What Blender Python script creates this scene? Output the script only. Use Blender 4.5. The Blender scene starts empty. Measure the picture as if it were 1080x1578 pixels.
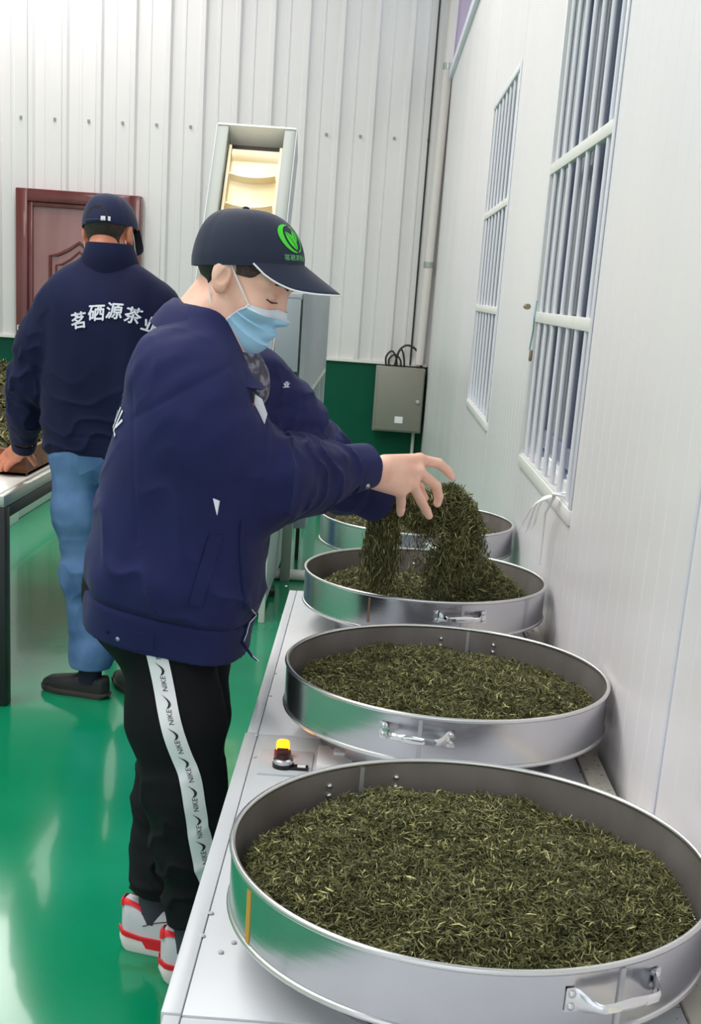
import bpy, bmesh, math, random
import numpy as np
from mathutils import Vector, Matrix
from mathutils.bvhtree import BVHTree

C = bpy.context.scene.collection
PI = math.pi

# ------------------------------------------------------------------ camera
CAM_H = 1.5
CAM_R = [[0.9974123510954399, -0.07186412463048451, 0.0020370256161998633],
         [0.021465266907131682, 0.2706385704447684, -0.9624416899242353],
         [0.06861373185356168, 0.9599949540381483, 0.27148083546066604]]
FPX, PPX, PPY = 1922.6176, 540.0, 991.68
cam_data = bpy.data.cameras.new('camera')
cam = bpy.data.objects.new('camera', cam_data)
C.objects.link(cam)
cam_data.sensor_fit = 'AUTO'
cam_data.sensor_width = 36.0
cam_data.lens = FPX * 36.0 / 1578.0
cam_data.shift_y = (PPY - 789.0) / 1578.0
cam_data.clip_start = 0.05
mw = Matrix(CAM_R).to_4x4()
mw.translation = Vector((0, 0, CAM_H))
cam.matrix_world = mw
bpy.context.scene.camera = cam

# ------------------------------------------------------------------ world, lamps, exposure
scene = bpy.context.scene
world = bpy.data.worlds.new('world')
scene.world = world
world.use_nodes = True
bg = world.node_tree.nodes['Background']
bg.inputs[0].default_value = (0.90, 0.925, 1.0, 1)
bg.inputs[1].default_value = 1.25
scene.view_settings.view_transform = 'Standard'
scene.view_settings.look = 'None'
scene.view_settings.gamma = 1.0
scene.view_settings.use_curve_mapping = False
scene.view_settings.exposure = 0.08


def area(name, loc, sx, sy, power, color=(1, 1, 1), rot=(0, 0, 0)):
    d = bpy.data.lights.new(name, 'AREA')
    d.shape = 'RECTANGLE'
    d.size, d.size_y = sx, sy
    d.energy = power
    d.color = color
    o = bpy.data.objects.new(name, d)
    C.objects.link(o)
    o.location = loc
    o.rotation_euler = rot
    return o


CEIL = 5.2
LAMP = (1, .955, .93)
area('ceiling_lamp_light', (-3.05, 10.7, CEIL - .12), 1.5, 2.2, 95, LAMP)
area('ceiling_lamp_light', (-2.1, 3.4, CEIL - .12), 1.8, 3.5, 145, LAMP)
area('ceiling_lamp_light', (-1.2, 7.0, CEIL - .12), 1.6, 2.6, 110, LAMP)
area('ceiling_lamp_light', (-3.6, 1.0, CEIL - .12), 1.6, 4.0, 120, LAMP)
area('ceiling_lamp_light', (-0.4, -1.8, CEIL - .12), 2.4, 2.4, 30, LAMP)

# ------------------------------------------------------------------ helpers
RM = np.array(CAM_R)


def at(x, y, Y):
    """point at depth Y seen at photo pixel x, y"""
    d = RM @ np.array([x - PPX, -(y - PPY), -FPX])
    p = np.array([0, 0, CAM_H]) + d * (Y / d[1])
    return Vector(p)


def lin(c):
    return tuple(((v / 255.0) / 12.92 if v / 255.0 <= .04045 else ((v / 255.0 + .055) / 1.055) ** 2.4) for v in c)


def mat(name, rgb, rough=.5, metal=0.0, spec=.5, coat=0.0, emit=None, estr=0.0,
        noise=None, bump=None, alpha=1.0, sheen=0.0, trans=0.0, ior=1.45):
    """noise=(scale, rgb2, lo, hi, stretch)  bump=(scale, strength, distance, stretch)"""
    m = bpy.data.materials.new(name)
    m.use_nodes = True
    nt = m.node_tree
    b = nt.nodes['Principled BSDF']
    col = lin(rgb)
    b.inputs['Base Color'].default_value = (*col, 1)
    b.inputs['Roughness'].default_value = rough
    b.inputs['Metallic'].default_value = metal
    b.inputs['Specular IOR Level'].default_value = spec
    b.inputs['Coat Weight'].default_value = coat
    b.inputs['Coat Roughness'].default_value = .05
    b.inputs['Sheen Weight'].default_value = sheen
    b.inputs['Transmission Weight'].default_value = trans
    b.inputs['IOR'].default_value = ior
    if emit:
        b.inputs['Emission Color'].default_value = (*lin(emit), 1)
        b.inputs['Emission Strength'].default_value = estr
    tc = None
    if noise or bump:
        tc = nt.nodes.new('ShaderNodeTexCoord')
    if noise:
        sc, rgb2, lo, hi, stretch = noise
        mp = nt.nodes.new('ShaderNodeMapping')
        mp.inputs['Scale'].default_value = stretch
        nz = nt.nodes.new('ShaderNodeTexNoise')
        nz.inputs['Scale'].default_value = sc
        nz.inputs['Detail'].default_value = 5
        cr = nt.nodes.new('ShaderNodeValToRGB')
        cr.color_ramp.elements[0].position = lo
        cr.color_ramp.elements[1].position = hi
        cr.color_ramp.elements[0].color = (*col, 1)
        cr.color_ramp.elements[1].color = (*lin(rgb2), 1)
        nt.links.new(tc.outputs['Object'], mp.inputs[0])
        nt.links.new(mp.outputs[0], nz.inputs['Vector'])
        nt.links.new(nz.outputs[0], cr.inputs[0])
        nt.links.new(cr.outputs[0], b.inputs['Base Color'])
    if bump:
        sc, st, dist, stretch = bump
        mp = nt.nodes.new('ShaderNodeMapping')
        mp.inputs['Scale'].default_value = stretch
        nz = nt.nodes.new('ShaderNodeTexNoise')
        nz.inputs['Scale'].default_value = sc
        nz.inputs['Detail'].default_value = 4
        bp = nt.nodes.new('ShaderNodeBump')
        bp.inputs['Strength'].default_value = st
        bp.inputs['Distance'].default_value = dist
        nt.links.new(tc.outputs['Object'], mp.inputs[0])
        nt.links.new(mp.outputs[0], nz.inputs['Vector'])
        nt.links.new(nz.outputs[0], bp.inputs['Height'])
        nt.links.new(bp.outputs[0], b.inputs['Normal'])
    return m


def mesh_obj(name, verts, faces, m=None, parent=None, smooth=False, auto=None):
    me = bpy.data.meshes.new(name)
    me.from_pydata([tuple(v) for v in verts], [], [tuple(f) for f in faces])
    me.update()
    o = bpy.data.objects.new(name, me)
    C.objects.link(o)
    if m is not None:
        me.materials.append(m)
    if smooth:
        me.polygons.foreach_set('use_smooth', [True] * len(me.polygons))
        if auto:
            me.set_sharp_from_angle(angle=auto)
    if parent is not None:
        o.parent = parent
    return o


def np_obj(name, V, F, m=None, parent=None, smooth=True):
    """fast mesh from numpy arrays; F is (n,3) or (n,4)"""
    me = bpy.data.meshes.new(name)
    V = np.asarray(V, np.float32)
    F = np.asarray(F, np.int32)
    k = F.shape[1]
    me.vertices.add(len(V))
    me.vertices.foreach_set('co', V.ravel())
    me.loops.add(F.size)
    me.loops.foreach_set('vertex_index', F.ravel())
    me.polygons.add(len(F))
    me.polygons.foreach_set('loop_start', np.arange(0, F.size, k, dtype=np.int32))
    me.polygons.foreach_set('use_smooth', np.full(len(F), smooth))
    me.update(calc_edges=True)
    o = bpy.data.objects.new(name, me)
    C.objects.link(o)
    if m is not None:
        me.materials.append(m)
    if parent is not None:
        o.parent = parent
    return o


def bm_obj(name, bm, m=None, parent=None, smooth=False, auto=math.radians(40)):
    me = bpy.data.meshes.new(name)
    bmesh.ops.recalc_face_normals(bm, faces=bm.faces)
    bm.to_mesh(me)
    bm.free()
    o = bpy.data.objects.new(name, me)
    C.objects.link(o)
    if m is not None:
        me.materials.append(m)
    if smooth:
        me.polygons.foreach_set('use_smooth', [True] * len(me.polygons))
        me.set_sharp_from_angle(angle=auto)
    if parent is not None:
        o.parent = parent
    return o


def add_box(bm, x0, x1, y0, y1, z0, z1, bev=0.0, mtx=None):
    r = bmesh.ops.create_cube(bm, size=1)
    for v in r['verts']:
        v.co = Vector((x0 + (v.co.x + .5) * (x1 - x0), y0 + (v.co.y + .5) * (y1 - y0), z0 + (v.co.z + .5) * (z1 - z0)))
        if mtx is not None:
            v.co = mtx @ v.co
    if bev:
        es = list({e for v in r['verts'] for e in v.link_edges})
        bmesh.ops.bevel(bm, geom=es, offset=bev, segments=2, affect='EDGES', profile=.5)


def box(name, x0, x1, y0, y1, z0, z1, m, parent=None, bev=0.0, mtx=None):
    bm = bmesh.new()
    add_box(bm, x0, x1, y0, y1, z0, z1, bev, mtx)
    return bm_obj(name, bm, m, parent, smooth=bev > 0)


def frame_along(pts):
    """tangent frames by parallel transport"""
    pts = [Vector(p) for p in pts]
    out = []
    t0 = (pts[1] - pts[0]).normalized()
    n = t0.orthogonal().normalized()
    for i in range(len(pts)):
        if i == 0:
            t = t0
        elif i == len(pts) - 1:
            t = (pts[i] - pts[i - 1]).normalized()
        else:
            t = (pts[i + 1] - pts[i - 1]).normalized()
        n = (n - t * n.dot(t)).normalized()
        out.append((pts[i], n, t.cross(n)))
    return out


def add_tube(bm, pts, r, seg=10, caps=True):
    rs = r if hasattr(r, '__len__') else [r] * len(pts)
    rings = []
    for (p, n, b), rr in zip(frame_along(pts), rs):
        rings.append([bm.verts.new(p + (n * math.cos(2 * PI * k / seg) + b * math.sin(2 * PI * k / seg)) * rr) for k in range(seg)])
    for a, c in zip(rings, rings[1:]):
        for k in range(seg):
            bm.faces.new((a[k], a[(k + 1) % seg], c[(k + 1) % seg], c[k]))
    if caps:
        bm.faces.new(rings[0][::-1])
        bm.faces.new(rings[-1])


def tube(name, pts, r, m, parent=None, seg=10):
    bm = bmesh.new()
    add_tube(bm, pts, r, seg)
    return bm_obj(name, bm, m, parent, smooth=True)


def add_lathe(bm, prof, seg=48, center=(0, 0, 0), closed=True):
    """prof list of (r, z); closed joins last to first"""
    cx, cy, cz = center
    rings = []
    for r, z in prof:
        rings.append([bm.verts.new((cx + r * math.cos(2 * PI * k / seg), cy + r * math.sin(2 * PI * k / seg), cz + z)) for k in range(seg)])
    n = len(rings)
    for i in range(n if closed else n - 1):
        a, c = rings[i], rings[(i + 1) % n]
        for k in range(seg):
            bm.faces.new((a[k], a[(k + 1) % seg], c[(k + 1) % seg], c[k]))


def lathe(name, prof, m, parent=None, seg=48, center=(0, 0, 0), closed=True):
    bm = bmesh.new()
    add_lathe(bm, prof, seg, center, closed)
    return bm_obj(name, bm, m, parent, smooth=True)


def catmull(pts, n):
    P = [np.array(p, float) for p in pts]
    P = [2 * P[0] - P[1]] + P + [2 * P[-1] - P[-2]]
    out = []
    for i in range(1, len(P) - 2):
        for k in range(n):
            t = k / n
            a, b, c, d = P[i - 1], P[i], P[i + 1], P[i + 2]
            out.append(.5 * ((2 * b) + (c - a) * t + (2 * a - 5 * b + 4 * c - d) * t * t + (3 * b - a - 3 * c + d) * t ** 3))
    out.append(P[-2])
    return out


def tag(o, label=None, cat=None, group=None, kind=None):
    if label:
        o['label'] = label
    if cat:
        o['category'] = cat
    if group:
        o['group'] = group
    if kind:
        o['kind'] = kind
    return o


def empty(name, loc=(0, 0, 0)):
    o = bpy.data.objects.new(name, None)
    C.objects.link(o)
    o.location = loc
    o.empty_display_size = .05
    return o


def thing(name, loc, label, cat, group=None):
    return tag(empty(name, loc), label, cat, group)


def settle(root):
    """parts were modelled in world space: keep them there under a moved root"""
    inv = Matrix.Translation(-Vector(root.location))
    for ch in root.children:
        ch.matrix_parent_inverse = inv
    return root


rng = np.random.default_rng(7)
random.seed(5)

# ------------------------------------------------------------------ materials
M = {}
M['floor'] = mat('green_epoxy', (0, 130, 88), .16, coat=.35, spec=.4, noise=(1.3, (24, 146, 104), .38, .72, (1, 1, 1)), bump=(2.2, .03, .02, (1, 1, 1)))
M['white_sheet'] = mat('white_ribbed_sheet', (232, 228, 228), .30, noise=(.6, (222, 218, 220), .35, .7, (1, 1, 1)), bump=(1.0, .12, .03, (1.5, 1, .5)))
M['panel'] = mat('sandwich_panel', (238, 234, 236), .32, noise=(1.2, (228, 226, 230), .35, .75, (1, 1, .5)), bump=(60, .05, .004, (1, 1, .02)))
M['far_panel'] = mat('lilac_far_wall', (198, 182, 206), .5)  # lilac colour holds the shade and lens tint on this wall
M['wall_cap'] = mat('pale_blue_cap', (236, 238, 252), .35)
M['green_paint'] = mat('green_plinth_paint', (0, 88, 66), .5, spec=.25, noise=(1.5, (2, 80, 60), .3, .7, (1, 1, 1)))
M['white_trim'] = mat('white_trim', (232, 232, 226), .4)
M['ceiling'] = mat('ceiling_sheet', (190, 194, 196), .6)
M['lamp'] = mat('lamp_diffuser', (255, 255, 255), .4, emit=(255, 255, 255), estr=6)
M['door'] = mat('door_red_brown', (112, 52, 50), .28, coat=.4, noise=(3, (96, 42, 42), .3, .7, (4, 1, .5)))
M['door_panel'] = mat('door_panel_brown', (158, 112, 110), .18, coat=.8, noise=(2.5, (140, 92, 92), .3, .7, (3, 1, .6)))
M['machine'] = mat('grey_white_enamel', (214, 217, 222), .30, noise=(5, (206, 209, 214), .4, .7, (1, 1, 1)))
M['machine_side'] = mat('grey_enamel_side', (196, 200, 204), .4)
M['cream'] = mat('cream_strip', (232, 226, 212), .5, noise=(40, (206, 198, 178), .55, .75, (1, 1, 1)))
M['steel'] = mat('stainless_sheet', (196, 196, 201), .22, metal=1.0, bump=(14, .06, .003, (.25, .25, 6)))
M['steel_in'] = mat('stained_steel_inside', (158, 152, 149), .5, metal=.45, noise=(7, (118, 109, 104), .35, .75, (1, 1, .6)))
M['rim'] = mat('rolled_rim', (214, 214, 214), .30, metal=1.0)
M['seam'] = mat('welded_seam', (196, 196, 198), .5, metal=.6)
M['chrome'] = mat('chrome_handle', (224, 224, 226), .14, metal=1.0)
M['black'] = mat('black_plastic', (22, 22, 24), .35)
M['black_steel'] = mat('black_painted_steel', (34, 36, 36), .45)
M['amber'] = mat('lit_amber_lamp', (255, 150, 30), .3, emit=(255, 128, 8), estr=5.5)
M['red_base'] = mat('lamp_red_base', (150, 24, 14), .35)
M['label'] = mat('white_label', (246, 246, 248), .45)
M['red_tape'] = mat('red_tape', (214, 60, 70), .5)
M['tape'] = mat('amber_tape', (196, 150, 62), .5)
M['rust'] = mat('rust_streak', (150, 124, 102), .5, metal=.3)
M['white_paint'] = mat('white_painted_bar', (226, 228, 236), .34)
M['frame_paint'] = mat('aged_white_frame', (228, 228, 224), .4, noise=(9, (206, 202, 186), .62, .8, (1, 1, 1)))
M['glass'] = mat('dim_window_glass', (58, 64, 82), .08, coat=.5)
M['blind'] = mat('blue_grey_board', (128, 135, 158), .55)
M['strip'] = mat('white_plastic_strip', (240, 240, 244), .4)
M['blue_wire'] = mat('pale_blue_wire', (150, 190, 205), .4)
M['brass'] = mat('dull_brass', (160, 146, 118), .4, metal=.8)
M['ebox'] = mat('taupe_metal_box', (140, 137, 128), .42)
M['pvc'] = mat('white_pvc', (220, 214, 210), .4)
M['cable'] = mat('black_cable', (48, 48, 46), .5)
M['conv'] = mat('grey_green_frame', (134, 142, 136), .38)
M['conv_dark'] = mat('dark_recess', (84, 80, 78), .6)  # dark tone puts the shade of the recesses into the colour
M['belt'] = mat('cream_belt', (240, 228, 196), .45, noise=(6, (234, 214, 168), .4, .7, (1, 1, 1)))
M['sheet_grey'] = mat('grey_sheet', (168, 175, 180), .36)
M['sheet_blue'] = mat('blue_grey_sheet', (150, 160, 166), .36)
M['wood'] = mat('brown_wood', (124, 74, 38), .5, noise=(6, (86, 48, 24), .35, .7, (1, 9, 9)))
M['table_white'] = mat('white_table_sheet', (226, 226, 220), .3)
M['table_edge'] = mat('steel_edge', (170, 176, 168), .35, metal=.6)
M['olive'] = mat('withered_tea', (92, 88, 62), .8, noise=(30, (46, 44, 26), .35, .65, (1, 1, 1)))


def tea_material(name, stops):
    m = bpy.data.materials.new(name)
    m.use_nodes = True
    nt = m.node_tree
    b = nt.nodes['Principled BSDF']
    b.inputs['Roughness'].default_value = .6
    b.inputs['Specular IOR Level'].default_value = .3
    a = nt.nodes.new('ShaderNodeAttribute')
    a.attribute_name = 'tint'
    cr = nt.nodes.new('ShaderNodeValToRGB')
    els = cr.color_ramp.elements
    els[0].position, els[0].color = stops[0][0], (*lin(stops[0][1]), 1)
    els[1].position, els[1].color = stops[-1][0], (*lin(stops[-1][1]), 1)
    for p, c in stops[1:-1]:
        e = els.new(p)
        e.color = (*lin(c), 1)
    nt.links.new(a.outputs['Fac'], cr.inputs[0])
    nt.links.new(cr.outputs[0], b.inputs['Base Color'])
    return m


M['tea'] = tea_material('rolled_green_tea', [(0, (54, 55, 34)), (.3, (86, 86, 54)), (.6, (120, 119, 78)), (.85, (166, 164, 112)), (1, (216, 212, 150))])

# ------------------------------------------------------------------ the room
WTOP = 3.34        # top of the right wall
WX = .512          # face of the right wall
BY = 12.0          # face of the back wall
floor = box('floor', -7, 3.2, -5, BY + .3, -.1, 0, M['floor'])
tag(floor, 'glossy green epoxy factory floor', kind='structure')

# back wall: ribbed white sheets above a green plinth
wb = empty('wall_back', (0, BY, 0))
tag(wb, 'back wall of white ribbed metal sheets above a green plinth', kind='structure')
PITCH = .305
x0 = -3.239 - PITCH * 12
prof = [(0, 0), (.018, -.034), (.055, -.034), (.073, 0), (.155, 0), (.165, -.006), (.185, -.006), (.195, 0), (PITCH, 0)]
sheet_v, sheet_f = [], []
for rep in range(3):
    for dx, dy in (prof if rep == 2 else prof[:-1]):
        for z in (.88, CEIL):
            sheet_v.append((rep * PITCH + dx, dy, z))
for i in range(len(sheet_v) // 2 - 1):
    sheet_f.append((2 * i, 2 * i + 2, 2 * i + 3, 2 * i + 1))
sheet0 = mesh_obj('ribbed_sheet', sheet_v, sheet_f, M['white_sheet'])
sheet0.location = (x0 - .018, 0, 0)
sheet0.parent = wb
k = 1
while x0 + k * PITCH * 3 < .5:
    s = sheet0.copy()
    C.objects.link(s)
    s.location = (x0 - .018 + k * PITCH * 3, -.0015 * (k % 2), 0)
    s.parent = wb
    k += 1
bm = bmesh.new()
for i in range(34):
    for zz in (2.75, 4.4):
        c = (x0 - .018 + .25 + i * PITCH, -.008, zz + .004 * i)
        bmesh.ops.create_cube(bm, size=.022, matrix=Matrix.Translation(c) @ Matrix.Scale(.6, 4, (0, 1, 0)))
sc_ = bm_obj('screw_row', bm, mat('grey_screw', (150, 152, 150), .4), wb)
tag(sc_, kind='stuff')
box('plinth', -7, .54, .0, .2, 0, .86, M['green_paint'], wb)
box('flashing', -7, .5, -.036, .02, .86, .885, M['white_trim'], wb)
box('back_board', -7, .56, .02, .2, .86, CEIL, M['white_trim'], wb)
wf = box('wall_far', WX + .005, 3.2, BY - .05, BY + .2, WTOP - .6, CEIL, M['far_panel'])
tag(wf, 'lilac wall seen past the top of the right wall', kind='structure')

# right wall of sandwich panels
wr = empty('wall_right', (WX, 0, 0))
tag(wr, 'right wall of white insulated panels with fine vertical joints', kind='structure')
WTOP = 3.34
WIN = [(3.06, 4.17, 1.01, 2.42), (5.48, 6.70, .985, 2.42)]


def wall_panel(y0, y1, z0, z1):
    g = .0035
    # shallow flutes run up the panel face
    ys, xs = [], []
    n = max(1, int(round((y1 - y0 - 2 * g) / .095)))
    w = (y1 - y0 - 2 * g) / n
    ys.append(y0 + g); xs.append(.012)
    ys.append(y0 + g + .004); xs.append(0)
    for i in range(1, n):
        yc = y0 + g + i * w
        ys += [yc - .004, yc, yc + .004]
        xs += [0, .0007, 0]
    ys.append(y1 - g - .004); xs.append(0)
    ys.append(y1 - g); xs.append(.012)
    V, F = [], []
    for y, x in zip(ys, xs):
        V += [(x, y, z0), (x, y, z1)]
    for i in range(len(ys) - 1):
        F.append((2 * i, 2 * i + 1, 2 * i + 3, 2 * i + 2))
    nv = len(V)
    V += [(.05, y0 + g, z0), (.05, y0 + g, z1), (.05, y1 - g, z0), (.05, y1 - g, z1)]
    F += [(nv, nv + 1, 1, 0), (nv - 2, nv - 1, nv + 3, nv + 2), (nv, nv + 2, nv + 3, nv + 1)]
    F += [(1, nv + 1, nv + 3, nv - 1), (0, nv - 2, nv + 2, nv)]
    return mesh_obj('wall_panel', V, F, M['panel'], wr)


cols = [-4, -2.95, -1.9, -.95, 0, .95, 1.905, 3.06, 4.17, 5.43, 6.76, 7.6, 8.45, 9.3, 10.15, 11.0, BY]
for y0, y1 in zip(cols, cols[1:]):
    w = [q for q in WIN if abs(q[0] - y0) < .1]
    if w:
        a, b, c, d = w[0]
        wall_panel(y0, y1, 0, c)
        wall_panel(y0, y1, d, WTOP)
        if a - y0 > .01:
            wall_panel(y0, a, c, d)
        if y1 - b > .01:
            wall_panel(b, y1, c, d)
    else:
        wall_panel(y0, y1, 0, WTOP)
bk = bmesh.new()
prev = -4
for a, b, c, d in WIN + [(BY, BY, 0, 0)]:
    add_box(bk, .055, .08, prev, a, 0, WTOP)
    if b > a:
        add_box(bk, .055, .08, a, b, 0, c)
        add_box(bk, .055, .08, a, b, d, WTOP)
    prev = b
bm_obj('backing', bk, M['blind'], wr)
box('top_cap', -.03, .09, -4, BY - .15, WTOP, WTOP + .07, M['wall_cap'], wr)
box('joint_bead', -.003, .004, 1.899, 1.911, 0, WTOP, M['white_paint'], wr)

ceil = empty('ceiling', (0, 0, CEIL))
tag(ceil, 'ceiling with long white lamps', kind='structure')
box('ceiling_sheet', -7, 3.2, -5, BY + .3, 0, .1, M['ceiling'], ceil)
wl = box('wall_left', -7.1, -7, -5, BY + .3, 0, CEIL, M['white_trim'])
tag(wl, 'plain white wall far to the left', kind='structure')

# ------------------------------------------------------------------ door in the back wall
d1 = empty('door_1', (-2.76, BY, 0))
tag(d1, 'dark red-brown panelled wooden door in the white back wall', kind='structure')
DX0, DX1, DZ = -.575, .565, 2.19
bm = bmesh.new()
add_box(bm, DX0, DX0 + .11, -.12, 0, 0, DZ, .012)
add_box(bm, DX1 - .11, DX1, -.12, 0, 0, DZ, .012)
add_box(bm, DX0 + .1, DX1 - .1, -.12, 0, DZ - .11, DZ, .012)
bm_obj('door_frame', bm, M['door'], d1, smooth=True)
bm = bmesh.new()
add_box(bm, DX0 + .11, DX0 + .15, -.095, 0, 0, DZ - .11, .006)
add_box(bm, DX1 - .15, DX1 - .11, -.095, 0, 0, DZ - .11, .006)
add_box(bm, DX0 + .14, DX1 - .14, -.095, 0, DZ - .15, DZ - .11, .006)
bm_obj('inner_frame', bm, M['door'], d1, smooth=True)
box('door_leaf', DX0 + .15, DX1 - .15, -.06, 0, 0, DZ - .15, M['door_panel'], d1)
# arched raised panel outline
arch = [(-.27, .95), (-.27, 1.62), (-.2, 1.63), (-.1, 1.68), (0, 1.75), (.1, 1.68), (.2, 1.63), (.27, 1.62), (.27, .95)]
bm = bmesh.new()
add_tube(bm, [(x, -.065, z) for x, z in arch], .016, 8)
add_tube(bm, [(x * .8, -.062, z - .08) for x, z in arch], .011, 8)
add_tube(bm, [(.10 + .06 * math.cos(t), -.062, 1.5 + .06 * math.sin(t)) for t in np.linspace(0, 2.6 * PI, 26)], .010, 6)
bm_obj('panel_moulding', bm, M['door'], d1, smooth=True)
bm = bmesh.new()
add_tube(bm, [(-.27, -.065, .85), (-.27, -.065, .15), (.27, -.065, .15), (.27, -.065, .85), (-.27, -.065, .85)], .016, 8)
bm_obj('panel_moulding', bm, M['door'], d1, smooth=True)
bm = bmesh.new()
add_tube(bm, [(.36, -.06, 1.0), (.36, -.11, 1.0), (.26, -.11, 1.0)], .012, 8)
bm_obj('door_handle', bm, M['brass'], d1, smooth=True)

# ------------------------------------------------------------------ barred windows in the right wall


def window(n, a, b, c, d, label, detail):
    w = empty('window_%d' % n, (WX, (a + b) / 2, c))
    tag(w, label, kind='structure')
    oy, oz = (a + b) / 2, c

    def bx(name, x0, x1, y0, y1, z0, z1, m, bev=0, par=w):
        return box(name, x0, x1, y0 - oy, y1 - oy, z0 - oz, z1 - oz, m, par, bev)
    # reveal and outer frame
    bm = bmesh.new()
    for (y0, y1, z0, z1) in ((a, a + .012, c, d), (b - .012, b, c, d), (a, b, d - .012, d), (a, b, c, c + .012)):
        add_box(bm, -.004, .075, y0 - oy, y1 - oy, z0 - oz, z1 - oz)
    bm_obj('reveal', bm, M['frame_paint'], w)
    bm = bmesh.new()
    add_box(bm, -.006, .0, a - .008 - oy, a + .014 - oy, c - .03 - oz, d + .02 - oz, .003)
    add_box(bm, -.006, .0, b - .010 - oy, b + .012 - oy, c - .02 - oz, d + .02 - oz, .003)
    add_box(bm, -.006, .0, a - oy, b - oy, d - .01 - oz, d + .02 - oz, .003)
    bm_obj('window_frame', bm, M['white_paint'], w, smooth=True)
    bx('window_sill', -.008, .07, a - .01, b + .01, c - .03, c + .008, M['frame_paint'], .004)
    # closed sash and glass behind the bars
    bx('pane', .062, .068, a + .03, (a + b) / 2, c + .03, d - .03, M['glass'])
    bx('pane', .062, .068, (a + b) / 2, b - .03, c + .03, d - .03, M['glass'])
    bm = bmesh.new()
    for yy in (a + .03, (a + b) / 2 - .02, b - .07):
        add_box(bm, .05, .066, yy - oy, yy + .04 - oy, .01, d - c - .01)
    add_box(bm, .05, .066, a + .03 - oy, b - .03 - oy, .05, .10)
    bm_obj('sash', bm, M['blind'], w)
    # grille: flat crossbars and seven round bars
    for z in (1.46, 1.905):
        bx('crossbar', -.004, .016, a + .012, b - .012, z - .016, z + .016, M['frame_paint'], .002)
    step = (b - a - .04) / 7.0
    bar0 = None
    for i in range(7):
        y = a + .02 + step * (i + .55)
        if bar0 is None:
            bm = bmesh.new()
            add_tube(bm, [(0, 0, .008), (0, 0, d - c - .012)], .0078, 10)
            bar0 = bm_obj('bar', bm, M['white_paint'], w, smooth=True)
            o = bar0
        else:
            o = bar0.copy()
            C.objects.link(o)
        o.location = (.006, y - oy, 0)
        o.parent = w
    if detail:
        tube('bolt', [(-.03, b - .02 - oy, 1.49 - oz), (-.03, b + .045 - oy, 1.49 - oz)], .009, M['brass'], w, 8)
        tube('wire_tie', [(-.02, b - .15 - oy, 1.51 - oz), (-.024, b - .16 - oy, 1.46 - oz), (-.02, b - .13 - oy, 1.42 - oz), (-.024, b - .12 - oy, 1.36 - oz)], .0028, M['blue_wire'], w, 6)
        bm = bmesh.new()
        add_box(bm, -.024, -.014, b - .13 - oy, b - .118 - oy, 1.325 - oz, 1.36 - oz, .003)
        bm_obj('padlock', bm, M['brass'], w, smooth=True)
    return w


window(1, *WIN[0], 'near window with white vertical bars and a tied plastic strip', True)
window(2, *WIN[1], 'farther window with white vertical bars towards the back corner', False)

# strip of white plastic tied to a bar
st = thing('plastic_strip', (WX - .05, 3.30, 1.02), 'torn white plastic strip tied to the bottom of the near barred window', 'strip')
ends = [((808, 803), 3.36), ((803, 812), 3.33), ((822, 812), 3.32), ((812, 818), 3.34)]
k0 = np.array((WX - .022, 3.19, 1.035))
for i, ((px, py), Y) in enumerate(ends):
    e = np.array(at(px, py, Y))
    mid = (k0 + e) / 2 + np.array((-.01, 0, .012 + .006 * i))
    cl = catmull([k0, mid, e], 6)
    V, F = [], []
    for j, p in enumerate(cl):
        w_ = .004 + .006 * (j / len(cl))
        for s in (-1, 1):
            for t in (-1, 1):
                V.append(p + np.array((s * w_ * .5, s * w_ * .4, s * w_ * .7)) + np.array((t * .0006, t * .0006, 0)))
    for j in range(len(cl) - 1):
        q = 4 * j
        for a_, b_ in ((0, 1), (1, 3), (3, 2), (2, 0)):
            F.append((q + a_, q + b_, q + 4 + b_, q + 4 + a_))
    mesh_obj('strip_end', V, F, M['strip'], st)
bm = bmesh.new()
add_tube(bm, [k0 + .022 * np.array((math.cos(t), math.sin(t), .1 * math.sin(2 * t))) + np.array((.016, 0, 0)) for t in np.linspace(0, 2 * PI, 14)], .005, 6)
bm_obj('knot', bm, M['strip'], st, smooth=True)
tube('strip_tail', [k0, k0 + np.array((-.012, .06, -.06)), k0 + np.array((-.01, .07, -.2))], [.004, .003, .002], M['strip'], st, 6)
settle(st)

# ------------------------------------------------------------------ drying machine
TZ = .64
TX0, TX1 = -.197, .506
mc = thing('tea_machine', (.15, 2.0, 0), 'long pale grey enamelled tea drying bench along the right wall', 'machine')
bm = bmesh.new()
add_box(bm, TX0 + .10, TX1, -.4, 3.52, .03, TZ - .02, .004)
bm_obj('cabinet', bm, M['machine_side'], mc, smooth=True)
for i, (y0, y1) in enumerate(((-.4, 1.33), (1.333, 2.333), (2.336, 3.57))):
    dz = .0015 * i
    box('top_plate', TX0 + .022, TX1 - .05, y0, y1, TZ - .02, TZ + dz, M['machine'], mc, .0015)
    bm = bmesh.new()
    off = -.004 if i == 1 else 0.0
    add_box(bm, TX0 + off, TX0 + .021, y0, y1 - (.01 if i == 2 else 0), TZ - .05, TZ + dz + .002, .002)
    bm_obj('edge_strip', bm, M['machine'], mc, smooth=True)
box('wall_strip', TX1 - .048, TX1 - .004, -.4, 3.57, TZ - .02, TZ + .006, M['cream'], mc, .002)
for Yc in (1.532, 2.365, 3.222):
    lathe('burner_collar', [(.235, 0), (.235, .066), (.215, .066), (.215, 0)], M['steel'], mc, 48, (.18, Yc, TZ + .001))
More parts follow.
